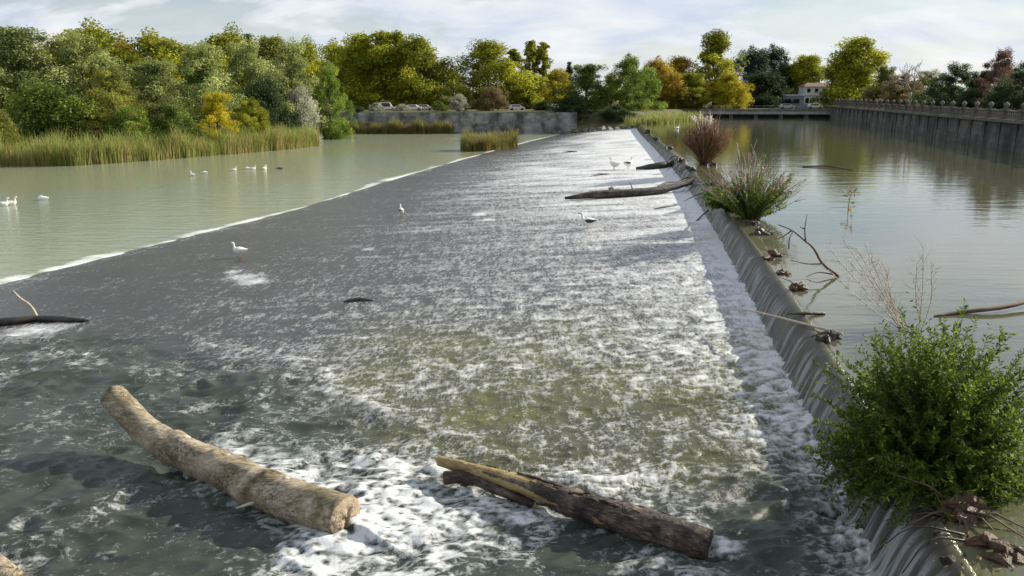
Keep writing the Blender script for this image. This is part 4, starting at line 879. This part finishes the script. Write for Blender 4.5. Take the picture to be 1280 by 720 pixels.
def big_bush():
    root = empty('green_bush', (6.95, 12.0, -.3)); tag(root, 'dense leafy green bush growing on the crest at the right', 'bush'); g = G(); LV = []; LA = []
    for k in range(760):
        a = rng.uniform(0, 2 * math.pi); e = math.asin(rng.uniform(-.5, 1)); lob = 1 + .16 * math.sin(3 * a + 1) * math.cos(2 * e) + .12 * math.sin(5 * a + 4 * e)
        R = np.array([1.72, 1.5, 2.2 if e > 0 else 1.5]) * lob * rng.uniform(.72, 1.1); d = np.array([math.cos(a) * math.cos(e), math.sin(a) * math.cos(e), math.sin(e)])
        tip = np.array([0, 0, .42]) + d * R; st = np.array([0, 0, .25]) + d * rng.uniform(.05, .35) + rng.normal(size=3) * .1; mid = (st * .45 + tip * .55) + np.array([0, 0, .18]) + rng.normal(size=3) * .1; end = tip + np.array([0, 0, -.05 if e < .3 else .12]) + rng.normal(size=3) * .06
        P = spline([st, mid, end], 9); g.tube(P[::2], np.linspace(.013, .004, 5), 3)
        V, A = leafy(g, P, int(rng.uniform(90, 140)), .09); LV.append(V); LA.append(np.clip(A + rng.uniform(-.18, .18), 0, 1))
        if k % 4 == 0:
            for _ in range(2):
                q = P[rng.integers(4, 8)]; e2 = q + (d + rng.normal(size=3) * .7 + [0, 0, .35]) * rng.uniform(.2, .42); V, A = leafy(g, spline([q, (q + e2) / 2 + [0, 0, .03], e2], 5), 26, .075); LV.append(V); LA.append(A)
    # upright shoots
    for k in range(22):
        a = rng.uniform(0, 6.28); b = np.array([math.cos(a) * 1.1, math.sin(a) * .8, 1.7]) * rng.uniform(.6, 1); e = b + [rng.normal() * .12, rng.normal() * .12, rng.uniform(.5, 1.0)]; P = spline([b, (b + e) / 2, e], 6); g.tube(P, np.linspace(.009, .003, 6), 3); V, A = leafy(g, P, 46, .065); LV.append(V); LA.append(A)
    g.build('twigs', M_twig, root); V = np.vstack(LV)
    o = obj('foliage', mesh('foliage', V, np.arange(len(V)).reshape(-1, 4), LEAF['bush'], {'var': np.concatenate(LA)}, False), root); o['kind'] = 'stuff'
    g = G()
    for k in range(9): a = k * .7; g.tube(spline([(math.cos(a) * .42, math.sin(a) * .5, -.12), (math.cos(a) * .2, math.sin(a) * .25, .2), (0, 0, .5)], 6), np.linspace(.09, .05, 6), 6, jit=.2)
    g.build('root_crown', M_darkwood, root)
big_bush()
def stem_shrub(name, px, py, h, width, n, label, leafn=0, plumes=0, stemvar=(0, 1), curve=.35):
    b = onr(px, py); root = empty(name, (b[0], b[1], -.1)); tag(root, label, 'shrub', 'shrubs growing on the weir crest'); g = G(); LV = []; LA = []; PV = []; PA = []
    for k in range(n):
        a = rng.uniform(0, 6.28); rr = math.sqrt(rng.uniform(0, 1)); L = h * rng.uniform(.6, 1.05) * (1.05 - .4 * rr); d = np.array([math.cos(a) * rr * width, math.sin(a) * rr * width, L])
        s = np.array([math.cos(a), math.sin(a), 0]) * rng.uniform(0, .25); mid = s + d * .5 + np.array([d[0], d[1], 0]) * -.12 * curve + rng.normal(size=3) * .07; e = s + d + rng.normal(size=3) * .1
        P = spline([s, mid, e], 7); rad = b[1] / 788 * .3 + .003; g.tube(P, np.linspace(rad, rad * .55, 7), 3, rng.uniform(*stemvar))
        for _ in range(2):
            q = P[rng.integers(3, 6)]; e2 = q + (d / np.linalg.norm(d) + rng.normal(size=3) * .33) * L * rng.uniform(.12, .3); g.tube([q, (q + e2) / 2 + rng.normal(size=3) * .02, e2], np.array([.8, .65, .4]) * rad, 3, rng.uniform(*stemvar))
        if leafn: V, A = leafy(g, P[:5] if rng.uniform() < .8 else P, leafn, .15); LV.append(V); LA.append(A)
    g.build('stems', LEAF['stem' if plumes else 'twig'], root)['kind'] = 'stuff'
    if LV: V = np.vstack(LV); obj('foliage', mesh('foliage', V, np.arange(len(V)).reshape(-1, 4), LEAF['bush'], {'var': np.concatenate(LA)}, False), root)['kind'] = 'stuff'
    for k in range(plumes):
        p = np.array([rng.uniform(-.9, .6), rng.uniform(-.3, .3), h * .82]); e = p + [rng.normal() * .3, 0, rng.uniform(.6, 1.4)]; gg = G(); gg.tube(spline([p * [.4, .4, .2], p, e], 8), np.linspace(.035, .02, 8), 4, .7); pl = gg.build('plume', LEAF['plume'], root)
        C = p + (e - p) * rng.uniform(-.2, .8, (110, 1)) + rng.normal(size=(110, 3)) * .1; V, F = leaf_quads(C, .16, .6, None, .3); obj('plume_fluff', mesh('plume_fluff', V, F, LEAF['plume'], {'var': np.full(len(V), .5)}, False), pl)['kind'] = 'stuff'
    return root
stem_shrub('plumed_shrub', 880, 205, 4.4, 2.2, 420, 'reddish brown twiggy shrub with pale plumes on the crest', 0, 7, (0, .7))
s2 = stem_shrub('leafy_shrub', 937, 273, 3.5, 2.7, 170, 'half bare shrub with green base and pink twigs on the crest', 85, 0, (.2, 1))
# low leaning leafy part of that shrub and its tail of long arching twigs
def low_green():
    b = onr(912, 262); root = empty('low_bush', (b[0], b[1], -.1)); tag(root, 'low green bush leaning over the fall beside the half bare shrub', 'bush'); g = G(); LV = []; LA = []
    for k in range(150):
        a = rng.uniform(0, 6.28); d = np.array([math.cos(a) * 1.4 - .1, math.sin(a) * 1.1, rng.uniform(.2, 1.3)]) * rng.uniform(.6, 1.1); P = spline([np.zeros(3), d * .5 + [0, 0, .2], d], 6); g.tube(P, np.linspace(.012, .006, 6), 3, .4); V, A = leafy(g, P, 70, .15); LV.append(V); LA.append(A)
    g.build('stems', M_twig, root); V = np.vstack(LV); obj('foliage', mesh('foliage', V, np.arange(len(V)).reshape(-1, 4), LEAF['bush'], {'var': np.concatenate(LA)}, False), root)['kind'] = 'stuff'
low_green()
def dry_weed(px, py, tips, label, n=9, L=.35):
    b = onr(px, py); root = empty('dry_weed', (b[0], b[1], -.05)); tag(root, label, 'weed', 'dry weeds by the big bush'); o = np.array([b[0], b[1], -.05]); g = G()
    for tx, ty in tips:
        e = np.array(PY(tx, ty, b[1] + rng.uniform(-.5, .5))) - o; P = spline([np.zeros(3) + rng.normal(size=3) * .05 * [1, 1, 0], e * .5 + rng.normal(size=3) * .05, e], 12); g.tube(P, np.linspace(.013, .007, 12), 4, .5)
        for q in P[3:]:
            for _ in range(2):
                d = (e / np.linalg.norm(e)) * .8 + rng.normal(size=3) * .45; d /= np.linalg.norm(d); branching(g, q, d, L * rng.uniform(.35, .9), .0055, 1, .55, .05, 3, (3, 4))
    g.build('stalks', LEAF['weed'], root)['kind'] = 'stuff'
dry_weed(1128, 412, [(1042, 318), (1058, 306), (1072, 312), (1086, 318), (1098, 326), (1064, 330), (1036, 338), (1108, 340)], 'spray of dry pale weed stalks leaning left behind the bush')
dry_weed(1150, 412, [(1154, 310), (1146, 330), (1164, 334)], 'upright dry weed stalk above the bush', L=.3)
def hanging_sprig():
    b = onr(1060, 262, .02); root = empty('floating_sprig', b); tag(root, 'small brown sprig of dry leaves standing in the river', 'sprig'); g = G(); g.tube([(0, 0, -.1), (.03, 0, .5), (.1, 0, 1.0)], [.02, .015, .01], 5); g.build('stem', M_twig, root)
    C = np.array([.06, 0, .75]) + rng.normal(size=(22, 3)) * [.16, .1, .26]; V, F = leaf_quads(C, .26, .2, None, .6); obj('leaves', mesh('leaves', V, F, LEAF['brown'], {'var': np.repeat(rng.uniform(.4, 1, 22), 4)}, False), root)
hanging_sprig()

# ------------------------------------------------------------------ birds
def feather(name, c1, c2): return simple(name, c1, c2, 14, .7, .15, .005)
M_fw = feather('white_feathers', (.72, .7, .66), (.82, .81, .78)); M_fb = feather('black_feathers', (.025, .025, .028), (.06, .06, .06)); M_fg = feather('grey_brown_feathers', (.1, .085, .07), (.2, .17, .14)); M_bill = simple('orange_bill', (.5, .2, .03), (.6, .28, .05), 8, .5, .1, .005)
def bird(name, loc, head, s, label, pose='float', mb=M_fw, mw=M_fw, cat='goose', group=None):
    root = empty(name, loc, head, (s, s, s)); tag(root, label, cat, group); dz = -.24 if pose != 'stand' else 0
    if pose == 'tuck': sp = [(-.44, .40, .02), (-.32, .37, .07), (-.12, .34, .14), (.1, .35, .155), (.22, .42, .12), (.2, .5, .08), (.12, .54, .06), (.02, .54, .03)]
    elif pose == 'low': sp = [(-.44, .40, .02), (-.32, .37, .07), (-.12, .34, .14), (.1, .35, .15), (.25, .37, .1), (.36, .38, .055), (.45, .36, .05), (.52, .33, .035)]
    else: sp = [(-.46, .45, .015), (-.34, .40, .07), (-.14, .36, .14), (.08, .36, .155), (.22, .43, .115), (.28, .54, .06), (.29, .66, .042), (.31, .735, .05), (.37, .755, .052), (.43, .74, .03)]
    P = spline([(x, 0, z + dz, r * (1.3 if r > .1 else 1.15)) for x, z, r in sp], 34); g = G(); g.tube(P[:, :3], np.maximum(P[:, 3], .012), 14, 0, .92); g.build('body', mb, root)
    hx, hz = sp[-1][0], sp[-1][1] + dz; g = G(); sg = -1 if pose == 'tuck' else 1; g.tube([(hx - .02 * sg, 0, hz), (hx + .05 * sg, 0, hz - .012), (hx + .1 * sg, 0, hz - .028)], [.026, .02, .01], 8, 0, 1.2); g.build('beak', M_bill, root)
    for y in (-1, 1):
        g = G(); Q = spline([(.16, .14 * y, .42 + dz, .03), (.02, .18 * y, .41 + dz, .085), (-.18, .15 * y, .41 + dz, .075), (-.4, .05 * y, .45 + dz, .012)], 14); g.tube(Q[:, :3], Q[:, 3], 10, 0, .42); g.build('wing', mw, root)
    if pose == 'stand':
        for y in (-.06, .06):
            g = G(); g.tube([(0, y, .26), (.02, y, .14), (.0, y, -.01), (.09, y, -.015)], [.03, .016, .014, .02], 6, 0, 1.3); g.build('leg', M_bill, root)
    return root
def water(px, py): p = W(px, py, Z_POOL); return (p.x, p.y, Z_POOL)
def ap(px, py): p = AZ(px, py); return (p.x, p.y, p.z + .03)
GW = 'white geese swimming on the pool'
bird('white_goose', ap(300, 322), math.pi * .97, .98, 'white goose standing on the apron near the pool edge', 'stand')
bird('white_goose', water(4, 257), .2, 1.15, 'white goose cut by the left picture edge', group=GW); bird('white_goose', water(14, 256), .1, 1.2, 'white goose swimming next to the one at the left edge', group=GW)
bird('white_goose', water(54, 250), math.pi, 1.15, 'white goose with lowered neck right of the left edge pair', 'tuck', group=GW)
for px, py, hd, pose, lab in [(241, 220, 2.6, 'float', 'leftmost goose of the flock swimming by the reeds'), (256, 217, 2.9, 'low', 'second goose from the left in the flock by the reeds'), (292, 213.5, .1, 'float', 'white goose facing right in the middle of the flock'), (309, 211.5, 3.1, 'low', 'small low goose just left of the upright pair'), (316, 212, .2, 'float', 'white goose right of the small low goose'), (331, 211.5, 1.4, 'float', 'goose seen end on with upright neck in flock')]:
    bird('white_goose', water(px, py), hd, .95, lab, pose, group=GW)
bird('grey_duck', water(350, 211.5), 3.0, .95, 'grey duck at the right end of the flock by the reeds', 'low', M_fg, M_fg, 'duck')
bird('black_white_goose', ap(735, 287), math.pi * .95, 1.2, 'white headed goose with black wings standing on the apron', 'stand', M_fw, M_fb)
bird('brown_duck', ap(502, 270), 1.9, .95, 'small brown and white duck standing on the far apron', 'stand', M_fw, M_fg, 'duck')
p = AZ(764, 240); bird('dark_duck', (p.x, p.y, p.z + .12), 1.2, 1.0, 'dark duck resting just behind the long driftwood log', 'tuck', M_fg, M_fb, 'duck')
bird('white_goose', ap(768, 212), 2.4, 1.5, 'left white goose beside the shorter driftwood log', 'stand'); bird('white_goose', ap(785, 211), .6, 1.5, 'right white goose touching the shorter driftwood log', 'stand', M_fw, M_fg)
q = W(846, 161, 0); bird('white_goose', (q.x, q.y, 0), .3, 1.3, 'white goose swimming beyond the plumed shrub near the grass', group=None)
